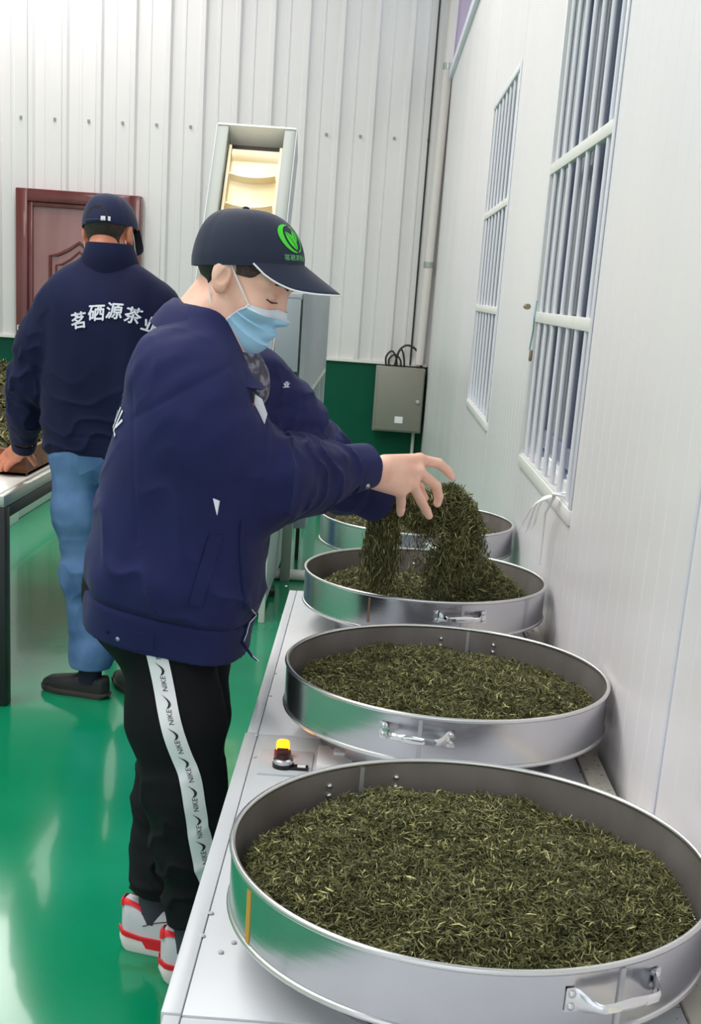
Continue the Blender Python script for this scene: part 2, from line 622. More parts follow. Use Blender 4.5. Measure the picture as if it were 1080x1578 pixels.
for (px, py) in ((325, 1410), (312, 1445), (355, 1390), (340, 1470), (395, 1135), (417, 1075), (424, 1040), (432, 985), (436, 950), (441, 905), (392, 1168), (360, 1455)):
    # screws in the top plate
    d = RM @ np.array([px - PPX, -(py - PPY), -FPX])
    p = np.array([0, 0, CAM_H]) + d * ((TZ - CAM_H) / d[2])
    lathe('screw', [(.0001, .002), (.0028, .0018), (.0042, .0), (.0001, 0)], M['machine_side'], mc, 10, (p[0], p[1], TZ + .003), False)
cp = box('control_panel', -.158, -.06, 2.12, 2.245, TZ, TZ + .006, M['machine_side'], mc, .001)
lathe('lamp_base', [(.0001, .0), (.016, .0), (.016, .010), (.013, .014), (.0001, .014)], M['red_base'], cp, 20, (-.118, 2.212, TZ + .006), False)
lathe('indicator_lamp', [(.0001, .010), (.0125, .010), (.0125, .026), (.011, .030), (.0001, .031)], M['amber'], cp, 20, (-.118, 2.212, TZ + .006), False)
lathe('knob_base', [(.0001, 0), (.020, 0), (.020, .008), (.0001, .008)], M['black'], cp, 20, (-.113, 2.158, TZ + .006), False)
lathe('knob_ring', [(.0001, .008), (.0185, .008), (.0185, .015), (.016, .017), (.0001, .017)], M['rim'], cp, 20, (-.113, 2.158, TZ + .006), False)
bm = bmesh.new()
add_box(bm, -.126, -.104, 2.150, 2.166, TZ + .023, TZ + .040, .002)
add_lathe(bm, [(.0001, .017), (.0125, .017), (.012, .026), (.0001, .026)], 16, (-.114, 2.158, TZ + .006), False)
bm_obj('selector_knob', bm, mat('dark_red_knob', (60, 22, 20), .35), cp, smooth=True)
bm = bmesh.new()
add_box(bm, -.10, -.066, 2.142, 2.162, TZ + .006, TZ + .011, .001)
bm_obj('knob_tag', bm, M['black'], cp)
box('tag_face', -.086, -.071, 2.146, 2.158, TZ + .0108, TZ + .0118, M['label'], cp)
wc = box('white_cover', -.052, .015, 2.165, 2.27, TZ, TZ + .012, M['label'], mc, .002)
bm = bmesh.new()
add_box(bm, -.022, .006, 2.215, 2.24, TZ + .012, TZ + .02, .003)
bm_obj('cover_knob', bm, M['label'], wc, smooth=True)
box('red_tape', .008, .0155, 2.215, 2.265, TZ + .0118, TZ + .014, M['red_tape'], wc)
settle(mc)

# a separate stand carries the fourth pan
sd = thing('pan_stand', (.18, 4.06, 0), 'grey stand beneath the farthest pan, beyond the end of the bench', 'stand')
bm = bmesh.new()
add_box(bm, -.02, .42, 3.9, 4.3, .02, .62, .01)
bm_obj('stand_body', bm, M['machine_side'], sd, smooth=True)
lathe('burner_collar', [(.235, 0), (.235, .085), (.215, .085), (.215, 0)], M['steel'], sd, 48, (.18, 4.06, .62))
settle(sd)

# ------------------------------------------------------------------ pans
PR, PZ0, PZ1 = .3165, .708, .80


def pan(x, y, label, handle_deg, name='drying_pan'):
    t = thing(name, (x, y, PZ0), label, 'pan', 'round steel drying pans')
    H = PZ1 - PZ0
    # outer skin, inner skin, rolled rim, bottom bead
    lathe('side_wall', [(PR - .001, .004), (PR, .01), (PR, H - .006), (PR - .0025, H - .006), (PR - .0025, .004)], M['steel'], t, 128)
    lathe('inner_wall', [(PR - .003, .006), (PR - .003, H - .004)], M['steel_in'], t, 96, closed=False)
    ring = [(PR - .001 + .0042 * math.cos(a), H - .003 + .0042 * math.sin(a)) for a in np.linspace(0, 2 * PI, 10, endpoint=False)]
    lathe('rim', ring, M['rim'], t, 128)
    ring = [(PR - .001 + .0045 * math.cos(a), .0045 + .0045 * math.sin(a)) for a in np.linspace(0, 2 * PI, 8, endpoint=False)]
    lathe('bottom_bead', ring, M['rim'], t, 96)
    bm = bmesh.new()
    bmesh.ops.create_circle(bm, cap_ends=True, segments=64, radius=PR - .003, matrix=Matrix.Translation((0, 0, .006)))
    bm_obj('pan_floor', bm, M['steel_in'], t)

    def cyl(a, z, r):
        return Vector((r * math.cos(a), r * math.sin(a), z))
    # seam strips
    for off in (0, 180):
        a = math.radians(handle_deg + off + (1 if off == 0 else 0))
        bm = bmesh.new()
        for rr in (PR, PR - .0055):
            vs = []
            for z in (.008, H - .008):
                for da in (-.011, .011):
                    for k2 in (0, .0022):
                        vs.append(bm.verts.new(cyl(a + da, z, rr + k2)))
            for f in ((0, 1, 3, 2), (4, 6, 7, 5), (0, 4, 5, 1), (2, 3, 7, 6), (1, 5, 7, 3), (0, 2, 6, 4)):
                bm.faces.new([vs[q] for q in f])
        bm_obj('seam', bm, M['seam'], t)
    for off in (0, 180):
        ac = math.radians(handle_deg + off)
        zc = H * .60
        # one pressed metal strap: two plates and a bowed grip
        half = .0665 / PR
        h = empty('handle')
        h.parent = t
        V, F = [], []
        us = np.linspace(-1, 1, 29)
        for u in us:
            au = abs(u)
            if au > .80:
                wdt, lift = .0150, .0022
            else:
                s = au / .80
                wdt = .0062 + .0085 * max(0, (s - .72) / .28) ** 1.6 + .0022 * max(0, 1 - s * 2.2)
                lift = .0022 + .026 * min(1, (1 - s) * 3.2) ** .7
            a = ac + u * half
            for z2, r2 in ((-wdt, 0), (-wdt * .6, .0035), (wdt * .6, .0035), (wdt, 0), (wdt * .6, -.0015), (-wdt * .6, -.0015)):
                V.append(cyl(a, zc + z2, PR + lift + (r2 if au < .8 else min(r2, .0008))))
        for i in range(len(us) - 1):
            for q in range(6):
                F.append((6 * i + q, 6 * i + (q + 1) % 6, 6 * i + 6 + (q + 1) % 6, 6 * i + 6 + q))
        F += [tuple(range(6))[::-1], tuple(range(len(V) - 6, len(V)))]
        g = mesh_obj('grip', V, F, M['chrome'], h, smooth=True, auto=.9)
        for sgn in (-1, 1):
            for z2 in (-.0078, .0078):
                p = cyl(ac + sgn * half * .90, zc + z2, PR + .002)
                bm = bmesh.new()
                bmesh.ops.create_uvsphere(bm, u_segments=10, v_segments=6, radius=.0052, matrix=Matrix.Translation(p))
                bm_obj('rivet', bm, M['rim'], h, smooth=True)
                p = cyl(ac + sgn * half * .90, zc + z2, PR - .0045)
                bm = bmesh.new()
                bmesh.ops.create_uvsphere(bm, u_segments=10, v_segments=6, radius=.005, matrix=Matrix.Translation(p))
                bm_obj('rivet', bm, M['rim'], t, smooth=True)
    return t


p1 = pan(.175, 1.532, 'nearest round steel pan heaped with rolled tea, at the bottom of the photo', -62)
p2 = pan(.188, 2.365, 'second round steel pan, full of tea, just behind the control knob and amber lamp', -102)
p3 = pan(.176, 3.222, 'round steel pan under the hands, with tea falling into it', -76)
p4 = pan(.180, 4.075, 'farthest round steel pan, half hidden behind the falling tea', -75)


def pan_patch(p, deg, z0, z1, wdeg, m, name):
    bm = bmesh.new()
    vs = []
    for z in (z0, z1):
        for a in (deg - wdeg, deg, deg + wdeg):
            for r in (PR - .0005, PR + .0008):
                vs.append(bm.verts.new((r * math.cos(math.radians(a)), r * math.sin(math.radians(a)), z)))
    for a, b in ((0, 2), (2, 4)):
        bm.faces.new((vs[a + 1], vs[b + 1], vs[b + 7], vs[a + 7]))
    for f in ((0, 1, 7, 6), (4, 10, 11, 5), (0, 2, 3, 1), (2, 4, 5, 3), (6, 7, 9, 8), (8, 9, 11, 10)):
        bm.faces.new([vs[q] for q in f])
    return bm_obj(name, bm, m, p)


pan_patch(p1, -152, .010, .080, 1.0, M['tape'], 'tape_strip')  # narrow upright amber mark on the side of the pan
pan_patch(p3, -117, .02, .082, .5, M['rust'], 'rust_streak')

# ------------------------------------------------------------------ tea


def leaves(P, D, L, W, rnd, bend=.25):
    """curled needle leaves: centre P, direction D, length L, half width W -> verts, tris, tint"""
    n = len(P)
    D = D / np.linalg.norm(D, axis=1, keepdims=True)
    r = rnd.normal(size=(n, 3))
    N = np.cross(D, r)
    N /= np.linalg.norm(N, axis=1, keepdims=True) + 1e-9
    B = np.cross(D, N)
    V = np.zeros((n, 3, 3, 3), np.float32)
    bd = rnd.uniform(-bend, bend, n)
    for i, t in enumerate((-.5, 0.02, .5)):
        c = P + D * (L * t)[:, None] + N * (L * bd * (t * t * 4 - .5))[:, None]
        w = W * (.35, 1.0, .25)[i]
        for k2 in range(3):
            a = 2 * PI * k2 / 3 + i * .7
            V[:, i, k2] = c + (N * math.cos(a) + B * math.sin(a)) * w[:, None]
    idx = []
    for i in range(2):
        for k2 in range(3):
            a, b = i * 3 + k2, i * 3 + (k2 + 1) % 3
            idx += [(a, b, b + 3), (a, b + 3, a + 3)]
    idx += [(0, 2, 1), (6, 7, 8)]
    F = (np.array(idx)[None] + (np.arange(n) * 9)[:, None, None]).reshape(-1, 3)
    return V.reshape(-1, 3), F


def tea_obj(name, parts, label, cat, loc, group='tea in the round pans', m=None):
    """parts: list of (P, D, L, W) leaf sets and optional base (V,F)"""
    Vs, Fs, Ts, off = [], [], [], 0
    for q in parts:
        if q[0] == 'base':
            V, F = q[1], q[2]
            tt = np.full(len(V), .05)
        else:
            V, F = leaves(*q[1:], rng)
            n = len(V) // 9
            t = np.clip(rng.beta(1.8, 2.4, n) + (rng.random(n) < .06) * .35, 0, 1)
            tt = np.repeat(t, 9)
        Vs.append(V); Fs.append(F + off); Ts.append(tt)
        off += len(V)
    o = np_obj(name, np.concatenate(Vs) - np.array(loc), np.concatenate(Fs), m or M['tea'], None, smooth=False)
    o.location = loc
    a = o.data.attributes.new('tint', 'FLOAT', 'POINT')
    a.data.foreach_set('value', np.concatenate(Ts).astype(np.float32))
    return tag(o, label, cat, group, 'stuff')


def snoise(X, seed, f=1.0):
    r = np.random.default_rng(seed)
    o = np.zeros(X.shape[:-1])
    for i in range(6):
        d = r.normal(size=X.shape[-1])
        d /= np.linalg.norm(d)
        fr = f * (1.0, 1.3, 1.9, 2.6, 3.4, 4.7)[i]
        o = o + np.sin((X @ d) * fr * 2 * PI + r.uniform(0, 6.28)) / (1.0, 1.2, 1.5, 2, 2.5, 3.2)[i]
    return o / 2.2


def heap(cx, cy, hfun, n, L, W, rmax=None):
    """a heap with height function hfun(x,y) above the pan floor"""
    R = (rmax or PR - .012)
    ng = 70
    rr = np.linspace(0, R, 26)
    th = np.linspace(0, 2 * PI, 72, endpoint=False)
    V = [(cx, cy, PZ0 + .006 + hfun(np.array([0.]), np.array([0.]))[0] - .006)]
    for r in rr[1:]:
        x, y = r * np.cos(th), r * np.sin(th)
        z = PZ0 + .006 + hfun(x, y) - .006
        V += list(zip(cx + x, cy + y, z))
    F = []
    for k2 in range(72):
        F.append((0, 1 + k2, 1 + (k2 + 1) % 72))
    for i in range(24):
        for k2 in range(72):
            a, b = 1 + i * 72 + k2, 1 + i * 72 + (k2 + 1) % 72
            F += [(a, b, b + 72), (a, b + 72, a + 72)]
    r = R * np.sqrt(rng.random(n))
    t = rng.random(n) * 2 * PI
    x, y = r * np.cos(t), r * np.sin(t)
    z = PZ0 + .006 + hfun(x, y) + rng.uniform(-.006, .009, n)
    D = rng.normal(size=(n, 3)) * np.array([1, 1, .6])
    keep = hfun(x, y) > .001
    P = np.c_[cx + x, cy + y, z]
    return [('base', np.array(V), np.array(F)), ('leaf', P[keep], D[keep], (L * rng.uniform(.55, 1.35, n))[keep], (W * rng.uniform(.6, 1.3, n))[keep])]


def sstep(a, b, x):
    t = np.clip((x - a) / (b - a), 0, 1)
    return t * t * (3 - 2 * t)


def h1(x, y):
    r = np.hypot(x, y)
    X = np.stack([x, y], -1)
    return np.maximum(.0, (.066 - .030 * sstep(.12, .30, r)) * 1 + .010 * snoise(X, 3, 2.6) + .005 * snoise(X, 4, 8) - .03 * sstep(.285, .302, r))


def h2(x, y):
    r = np.hypot(x, y)
    X = np.stack([x, y], -1)
    return np.maximum(0, .064 - .028 * sstep(.12, .30, r) + .010 * snoise(X, 8, 2.6) + .005 * snoise(X, 9, 8) - .03 * sstep(.285, .302, r) + .012 * np.exp(-((x + .03) ** 2 + (y - .12) ** 2) / .006))


def h3(x, y):
    r = np.hypot(x, y)
    X = np.stack([x, y], -1)
    a = .118 * np.exp(-(((x - .125) / .125) ** 2 + ((y + .03) / .13) ** 2))
    b = .045 * np.exp(-(((x + .17) / .10) ** 2 + ((y - .02) / .15) ** 2))
    return np.maximum(0, (.018 + a + b + .005 * snoise(X, 11, 4)) * (1 - .8 * sstep(.25, .30, r)))


def h4(x, y):
    r = np.hypot(x, y)
    X = np.stack([x, y], -1)
    return np.maximum(0, .056 - .02 * sstep(.12, .30, r) + .009 * snoise(X, 13, 3.2) - .035 * sstep(.27, .302, r))


tea_obj('rolled_tea', heap(.175, 1.532, h1, 34000, .0165, .00125), 'dark olive rolled tea heaped in the nearest steel pan', 'tea', (.175, 1.532, PZ0))
tea_obj('rolled_tea', heap(.188, 2.365, h2, 24000, .0175, .00130), 'rolled tea heaped in the second pan behind the amber lamp', 'tea', (.188, 2.365, PZ0))
tea_obj('rolled_tea', heap(.176, 3.222, h3, 15000, .0190, .00135), 'mound of tea in the pan under the hands, higher on its right', 'tea', (.176, 3.222, PZ0))
tea_obj('rolled_tea', heap(.180, 4.075, h4, 6000, .0190, .00130), 'tea lying in the farthest steel pan behind the falling leaves', 'tea', (.180, 4.075, PZ0))


def lobes(spec, L, W):
    out = []
    for (a, ra, b, rb, n, zz) in spec:
        a, b = np.array(a), np.array(b)
        t = rng.random(n)
        rad = ra + (rb - ra) * t
        q = rng.normal(size=(n, 3))
        q /= np.linalg.norm(q, axis=1, keepdims=True)
        q *= (rng.random(n) ** .45 * rad)[:, None]
        q[:, 1] *= .8
        P = a + (b - a) * t[:, None] + q
        D = rng.normal(size=(n, 3)) * np.array([1, 1, zz])
        out.append(('leaf', P, D, L * rng.uniform(.6, 1.4, n), W * rng.uniform(.7, 1.4, n)))
    return out


fall = lobes([
    (at(596, 772, 2.99), .026, at(640, 786, 3.00), .036, 2000, 1.0),
    (at(620, 775, 3.03), .030, at(700, 780, 3.06), .056, 2600, 1.0),
    (at(690, 758, 3.06), .030, at(712, 800, 3.07), .054, 2400, 1.2),
    (at(594, 785, 3.00), .034, at(588, 840, 3.02), .050, 2200, 4.5),
    (at(588, 830, 3.02), .050, at(582, 892, 3.03), .056, 1500, 6),
    (at(714, 800, 3.07), .052, at(716, 872, 3.07), .066, 2900, 2.2),
    (at(700, 840, 3.05), .052, at(676, 895, 3.03), .056, 1400, 2.5),
    (at(700, 800, 3.06), .075, at(640, 880, 3.04), .085, 420, 3.0),
    (at(630, 792, 3.04), .03, at(665, 815, 3.06), .034, 900, 1.5),
], .022, .0013)
tea_obj('falling_tea', fall, 'bunch of tea dropping in two streams from the hands into the pan', 'tea', tuple(at(650, 800, 3.05)))

n = 420
cx_, cy_ = rng.uniform(.33, .50, n), rng.uniform(1.2, 3.4, n)
ok = np.hypot(cx_ - .18, np.minimum(np.minimum(abs(cy_ - 1.532), abs(cy_ - 2.365)), abs(cy_ - 3.222))) > .25
Pq = np.c_[cx_, cy_, np.full(n, TZ + .0072)][ok]
Dq = rng.normal(size=(len(Pq), 3)) * np.array([1, 1, .05])
tea_obj('tea_crumbs', [('leaf', Pq, Dq, .008 * rng.uniform(.4, 1.3, len(Pq)), .0009 * rng.uniform(.6, 1.3, len(Pq)))],
        'loose tea crumbs scattered on the bench along the wall', 'tea', (.42, 2.0, TZ), None)

# ------------------------------------------------------------------ corner: electric box, pipes
eb = thing('electric_box', (.255, BY, .26), 'taupe metal electric cabinet hung on the green plinth in the corner', 'electric box')
box('box_body', .03, .485, BY - .22, BY - .037, .26, .85, M['ebox'], eb, .008)
dr_ = box('box_door', .055, .475, BY - .235, BY - .22, .275, .83, M['ebox'], eb, .006)
lathe('lock', [(.0001, .0), (.018, 0), (.018, .02), (.0001, .022)], M['rim'], dr_, 12, (0, 0, 0), False)
lk = dr_.children[0]
lk.matrix_local = Matrix.Translation((.435, BY - .235, .55)) @ Matrix.Rotation(PI / 2, 4, 'X')
box('paper_label', .235, .31, BY - .2375, BY - .2348, .345, .405, M['label'], dr_)
for i, (a, b, h) in enumerate(((.12, .21, .14), (.15, .25, .11), (.22, .28, .16))):
    tube('cable', [Vector(p) for p in catmull([(a, BY - .10, .85), (a - .005, BY - .11, .85 + h * .6), ((a + b) / 2, BY - .12, .85 + h), (b, BY - .12, .85 + h * .55), (b + .01, BY - .10, .85)], 5)], .009, M['cable'], eb, 8)
tube('cable', [Vector(p) for p in catmull([(.20, BY - .1, .86), (.235, BY - .11, 1.0), (.31, BY - .11, 1.05), (.40, BY - .1, 1.0), (.45, BY - .09, .86)], 6)], .010, M['cable'], eb, 8)
settle(eb)
cd = tag(tube('conduit', [(.425, BY - .07, .26), (.425, BY - .07, .0)], .016, M['pvc']), 'short white conduit running down from the electric cabinet', 'conduit')
pv = thing('wall_pipe', (.43, BY - .06, 0), 'tall white pipe running up the back corner above the cabinet', 'pipe')
tube('pipe', [(.425, BY - .09, .88), (.50, BY - .09, CEIL)], .040, M['pvc'], pv, 16)
for z in (1.75, 3.42):
    lathe('clamp', [(.046, 0), (.046, .05), (.038, .05), (.038, 0)], M['table_edge'], pv, 20, (.425 + (z - .88) * .0174, BY - .09, z))
settle(pv)
wc_ = tag(tube('wall_cable', [(.345, BY - .045, .87), (.35, BY - .045, 2.4), (.355, BY - .045, CEIL)], .009, M['cable']), 'thin black cable running up the back wall beside the white pipe', 'cable')

# ------------------------------------------------------------------ inclined conveyor and its base
cv = thing('conveyor', (-.72, 6.6, 0), 'inclined elevator conveyor with cream cleated belt in a grey-green frame', 'conveyor')
cb, ct = Vector((-.72, 5.95, .55)), Vector((-.72, 7.3, 2.29))
up = (ct - cb).normalized()
nrm = Vector((0, -up.z, up.y))
mtx = Matrix(((1, 0, 0, cb.x), (0, up.y, nrm.y, cb.y), (0, up.z, nrm.z, cb.z), (0, 0, 0, 1)))   # local y up the slope, z out of it
LEN = (ct - cb).length
HW = .213
for s in (-1, 1):
    box('side_rail', min(s * HW, s * (HW - .062)), max(s * HW, s * (HW - .062)), 0, LEN, -.10, .055, M['conv'], cv, .003, mtx)
    box('side_plate', min(s * HW, s * (HW + .006)), max(s * HW, s * (HW + .006)), 0, LEN, -.16, .05, M['sheet_grey'], cv, 0, mtx)
box('head_plate', -HW, HW, LEN - .012, LEN, -.16, .06, M['white_trim'], cv, .002, mtx)
box('back_pan', -HW + .06, HW - .06, 0, LEN, -.10, -.085, M['conv_dark'], cv, 0, mtx)
be = box('belt', -.130, .130, .02, LEN - .10, -.05, -.035, M['belt'], cv, .003, mtx)
bm = bmesh.new()
add_tube(bm, [mtx @ Vector((-.128, LEN - .13, -.055)), mtx @ Vector((.128, LEN - .13, -.055))], .045, 20)
bm_obj('head_roller', bm, M['belt'], cv, smooth=True)
for s in (-1, 1):
    box('belt_skirt', s * .138 - .008, s * .138 + .008, .02, LEN - .09, -.06, .0, M['belt'], cv, .002, mtx)
nC = int((LEN - .3) / .2)
for i in range(nC):
    y = LEN - .30 - i * .2
    bm = bmesh.new()
    rows = []
    for u in np.linspace(-1, 1, 11):
        yy = y - .022 * (1 - u * u)
        rows.append([bm.verts.new(mtx @ Vector((u * .124, yy + a, b))) for a, b in ((0, -.036), (.014, -.036), (.010, .010), (.003, .010))])
    for a, b in zip(rows, rows[1:]):
        for q in range(4):
            bm.faces.new((a[q], a[(q + 1) % 4], b[(q + 1) % 4], b[q]))
    bm.faces.new(rows[0][::-1]); bm.faces.new(rows[-1])
    bm_obj('cleat', bm, M['belt'], be, smooth=True)
for s in (-1, 1):
    for y_, z_ in ((7.02, 1.83), (6.3, .9)):
        box('support_leg', -.72 + s * .18 - .02, -.72 + s * .18 + .02, y_ - .02, y_ + .02, 0, z_, M['conv'], cv, .003)
settle(cv)
hb = thing('feed_hopper', (-.69, 6.2, 0), 'grey sheet-metal trough box on the floor below the conveyor', 'hopper')
bm = bmesh.new()
vs = [bm.verts.new(v) for v in ((-.95, 5.62, .03), (-.435, 5.62, .03), (-.435, 7.15, .03), (-.95, 7.15, .03), (-.97, 5.50, .56), (-.415, 5.50, .56), (-.415, 7.15, .50), (-.97, 7.15, .50))]
for f in ((0, 3, 2, 1), (0, 1, 5, 4), (1, 2, 6, 5), (2, 3, 7, 6), (3, 0, 4, 7), (4, 5, 6, 7)):
    bm.faces.new([vs[q] for q in f])
bm_obj('trough', bm, M['sheet_grey'], hb)
box('corner_post', -.445, -.418, 5.56, 5.60, 0, .56, M['white_trim'], hb, .002)
bm = bmesh.new()
for x, y in ((-.43, 6.1), (-.43, 7.1), (-.94, 6.1), (-.94, 7.1)):
    add_box(bm, x - .02, x + .02, y - .03, y + .03, 0, .03)
bm_obj('foot_plates', bm, M['black_steel'], hb)
bx_ = box('motor_box', -.405, -.315, 6.9, 7.2, .20, .56, M['sheet_blue'], hb, .004)
box('motor_leg', -.37, -.35, 7.0, 7.03, 0, .2, M['black_steel'], hb)
settle(hb)
fp = tag(tube('floor_pipe', [(-.62, 6.47, .03), (.45, 6.47, .03)], .03, M['pvc'], seg=14), 'white pipe lying across the floor behind the bench', 'pipe')

# sheet metal machine with ribbed side
sm = thing('sifting_machine', (-.45, 7.6, 0), 'grey sheet-metal machine with ribbed side standing right of the conveyor', 'machine')
bm = bmesh.new()
MX, MY0, MY1, MZ0, MZ1 = -.365, 6.36, 9.35, .925, 1.47
cnt = int((MY1 - MY0) / .11)
prev = None
for i in range(cnt * 4 + 1):
    y = MY0 + (MY1 - MY0) * i / (cnt * 4)
    x = MX + (.0, .022, .022, 0)[i % 4]
    a, b = bm.verts.new((x, y, MZ0)), bm.verts.new((x, y, MZ1))
    if prev:
        bm.faces.new((prev[0], a, b, prev[1]))
    prev = (a, b)
bm_obj('ribbed_side', bm, M['sheet_grey'], sm)
box('front_box', -.496, -.375, 6.36, 6.42, 1.09, 1.45, M['sheet_blue'], sm, .004)
box('top_lid', -.497, MX - .005, 6.36, MY1, MZ1 - .03, MZ1, M['sheet_grey'], sm, .004)
box('inner_wall', -.497, -.485, 6.43, MY1, MZ0, MZ1 - .03, M['sheet_blue'], sm)
for i in range(14):  # white blocks added to imitate light showing through the rib ends
    y = MY0 + .04 + i * .21
    bm = bmesh.new()
    vs = [bm.verts.new(p) for p in ((MX - .03, y, MZ0), (MX + .024, y, MZ0), (MX + .024, y + .10, MZ0), (MX - .03, y + .10, MZ0),
                                    (MX - .03, y, MZ0 + .03), (MX + .024, y, MZ0 + .03), (MX + .024, y + .10, MZ0 + .03), (MX - .03, y + .10, MZ0 + .03))]
    for f in ((0, 3, 2, 1), (4, 5, 6, 7), (0, 1, 5, 4), (1, 2, 6, 5), (2, 3, 7, 6), (3, 0, 4, 7)):
        bm.faces.new([vs[q] for q in f])
    bm_obj('light_slot', bm, M['white_trim'], sm)
box('bottom_rail', MX - .03, MX + .01, MY0, MY1, MZ0 - .02, MZ0, M['white_trim'], sm)
for x, y in ((-.472, 6.45), (-.385, 6.45), (-.375, 8.6), (-.47, 9.2), (-.37, 9.3)):
    box('machine_leg', x - .025, x + .025, y - .025, y + .025, 0, MZ0 + .1, M['sheet_grey'] if y > 7 else M['conv'], sm, .004)
box('dark_recess', -.445, -.412, 6.44, 6.48, .55, 1.09, M['conv_dark'], sm)  # solid bar whose dark colour stands in for shade in the gap
settle(sm)

# ------------------------------------------------------------------ left table and what is on it
tb = thing('work_table', (-1.9, 5.2, 0), 'black framed table with a white top at the left edge', 'table')
TT = .745
box('table_top', -2.9, -1.25, 4.2, 6.2, TT - .02, TT, M['table_white'], tb, .003)
box('edge_rail', -1.25, -1.215, 4.18, 6.2, TT - .035, TT + .004, M['table_edge'], tb, .003)
box('side_beam', -1.262, -1.212, 4.2, 6.2, TT - .075, TT - .036, M['black_steel'], tb, .003)
box('front_beam', -2.9, -1.262, 4.17, 4.2, TT - .075, TT - .02, M['black_steel'], tb, .003)
for x, y in ((-1.24, 4.2), (-1.24, 6.15), (-2.87, 4.2), (-2.87, 6.15)):
    box('leg', x - .03, x + .03, y - .03, y + .03, 0, TT - .036, M['black_steel'], tb, .003)
for y in (4.95, 5.25):
    tube('hook', [(-1.225, y, TT - .075), (-1.225, y, TT - .12), (-1.205, y, TT - .13)], .006, M['black_steel'], tb, 6)
settle(tb)


def tray(name, x0, x1, y0, y1, z0, h, label):
    t = thing(name, ((x0 + x1) / 2, (y0 + y1) / 2, z0), label, 'tray', 'wooden tea trays on the left table')
    box('base', x0, x1, y0, y1, z0, z0 + .012, M['wood'], t)
    box('side_board', x0, x1, y0, y0 + .02, z0, z0 + h, M['wood'], t, .003)
    box('side_board', x0, x1, y1 - .02, y1, z0, z0 + h, M['wood'], t, .003)
    box('end_board', x0, x0 + .02, y0 + .02, y1 - .02, z0, z0 + h, M['wood'], t, .003)
    box('end_board', x1 - .02, x1, y0 + .02, y1 - .02, z0, z0 + h, M['wood'], t, .003)
    return settle(t)


tray('wooden_tray', -2.1, -1.27, 4.66, 5.25, TT, .10, 'brown wooden tray under the left hand of the man in jeans')
tray('wooden_tray', -2.1, -1.30, 5.42, 6.05, TT, .10, 'second brown wooden tray farther back on the left table')


def pile(name, x0, x1, y0, y1, z0, h, n, label, seed):
    nx, ny = 26, 18
    V, F = [], []
    gx, gy = np.meshgrid(np.linspace(0, 1, nx), np.linspace(0, 1, ny), indexing='ij')
    XY = np.stack([gx * (x1 - x0), gy * (y1 - y0)], -1)

    def hh(u, v):
        e = np.minimum(np.minimum(u, 1 - u) * 5, np.minimum(v, 1 - v) * 4)
        q = np.stack([u * (x1 - x0), v * (y1 - y0)], -1)
        return h * np.clip(e, 0, 1) ** .6 * (.8 + .28 * snoise(q, seed, 2.4))
    Z = hh(gx, gy)
    V = np.c_[(x0 + gx * (x1 - x0)).ravel(), (y0 + gy * (y1 - y0)).ravel(), (z0 + Z).ravel()]
    for i in range(nx - 1):
        for j in range(ny - 1):
            a = i * ny + j
            F += [(a, a + ny, a + ny + 1), (a, a + ny + 1, a + 1)]
    u, v = rng.random(n), rng.random(n)
    P = np.c_[x0 + u * (x1 - x0), y0 + v * (y1 - y0), z0 + hh(u, v) + rng.uniform(-.004, .012, n)]
    D = rng.normal(size=(n, 3)) * np.array([1, 1, .7])
    return tea_obj(name, [('base', V, np.array(F)), ('leaf', P, D, .045 * rng.uniform(.5, 1.4, n), .0055 * rng.uniform(.5, 1.3, n))], label, 'tea',
                   ((x0 + x1) / 2, (y0 + y1) / 2, z0), 'withered tea on the left table')


pile('withered_tea', -2.07, -1.30, 4.69, 5.22, TT + .012, .16, 3200, 'heap of withered leaves in the wooden tray nearest the left hand', 21)
pile('withered_tea', -2.07, -1.33, 5.45, 6.02, TT + .012, .33, 3200, 'taller heap of withered leaves in the tray behind', 22)
lc = thing('low_cabinet', (-2.7, 8.3, 0), 'low white cabinet on the floor beyond the left table', 'cabinet')
box('cabinet_body', -3.4, -2.12, 7.25, 9.4, 0, .26, M['table_white'], lc, .01)
box('cabinet_lid', -3.42, -2.10, 7.23, 9.42, .26, .28, M['white_trim'], lc, .006)
box('end_post', -2.125, -2.105, 7.24, 7.55, 0, .26, M['label'], lc, .003)
settle(lc)
#PEOPLE
# ------------------------------------------------------------------ people: signed-distance modelling
import openvdb


def A(x, y, Y):
    return np.array(at(x, y, Y))


def rcone(P, a, b, ra, rb):
    ba = b - a
    pa = P - a
    t = np.clip(pa @ ba / (ba @ ba), 0, 1)
    return np.linalg.norm(pa - t[:, None] * ba, axis=1) - (ra + (rb - ra) * t)


def ell(P, c, r, R=None):
    q = P - np.asarray(c)
    if R is not None:
        q = q @ R
    r = np.asarray(r)
    k0 = np.linalg.norm(q / r, axis=1)
    k1 = np.linalg.norm(q / (r * r), axis=1) + 1e-9
    return k0 * (k0 - 1) / k1


def smin(a, b, k):
    h = np.clip(.5 + .5 * (b - a) / k, 0, 1)
    return b + (a - b) * h - k * h * (1 - h)


def smax(a, b, k):
    return -smin(-a, -b, k)


def chain(P, pts, rad, k=.02):
    d = None
    for i in range(len(pts) - 1):
        e = rcone(P, pts[i], pts[i + 1], rad[i], rad[i + 1])
        d = e if d is None else smin(d, e, k)
    return d


def chain_t(P, pts):
    """arc length of the nearest point on a polyline and the distance to it"""
    best = np.full(len(P), 9e9)
    tt = np.zeros(len(P))
    s0 = 0
    for i in range(len(pts) - 1):
        ba = pts[i + 1] - pts[i]
        L = np.linalg.norm(ba)
        t = np.clip((P - pts[i]) @ ba / (L * L), 0, 1)
        d = np.linalg.norm(P - pts[i] - t[:, None] * ba, axis=1)
        m_ = d < best
        best[m_] = d[m_]
        tt[m_] = s0 + t[m_] * L
        s0 += L
    return tt, best


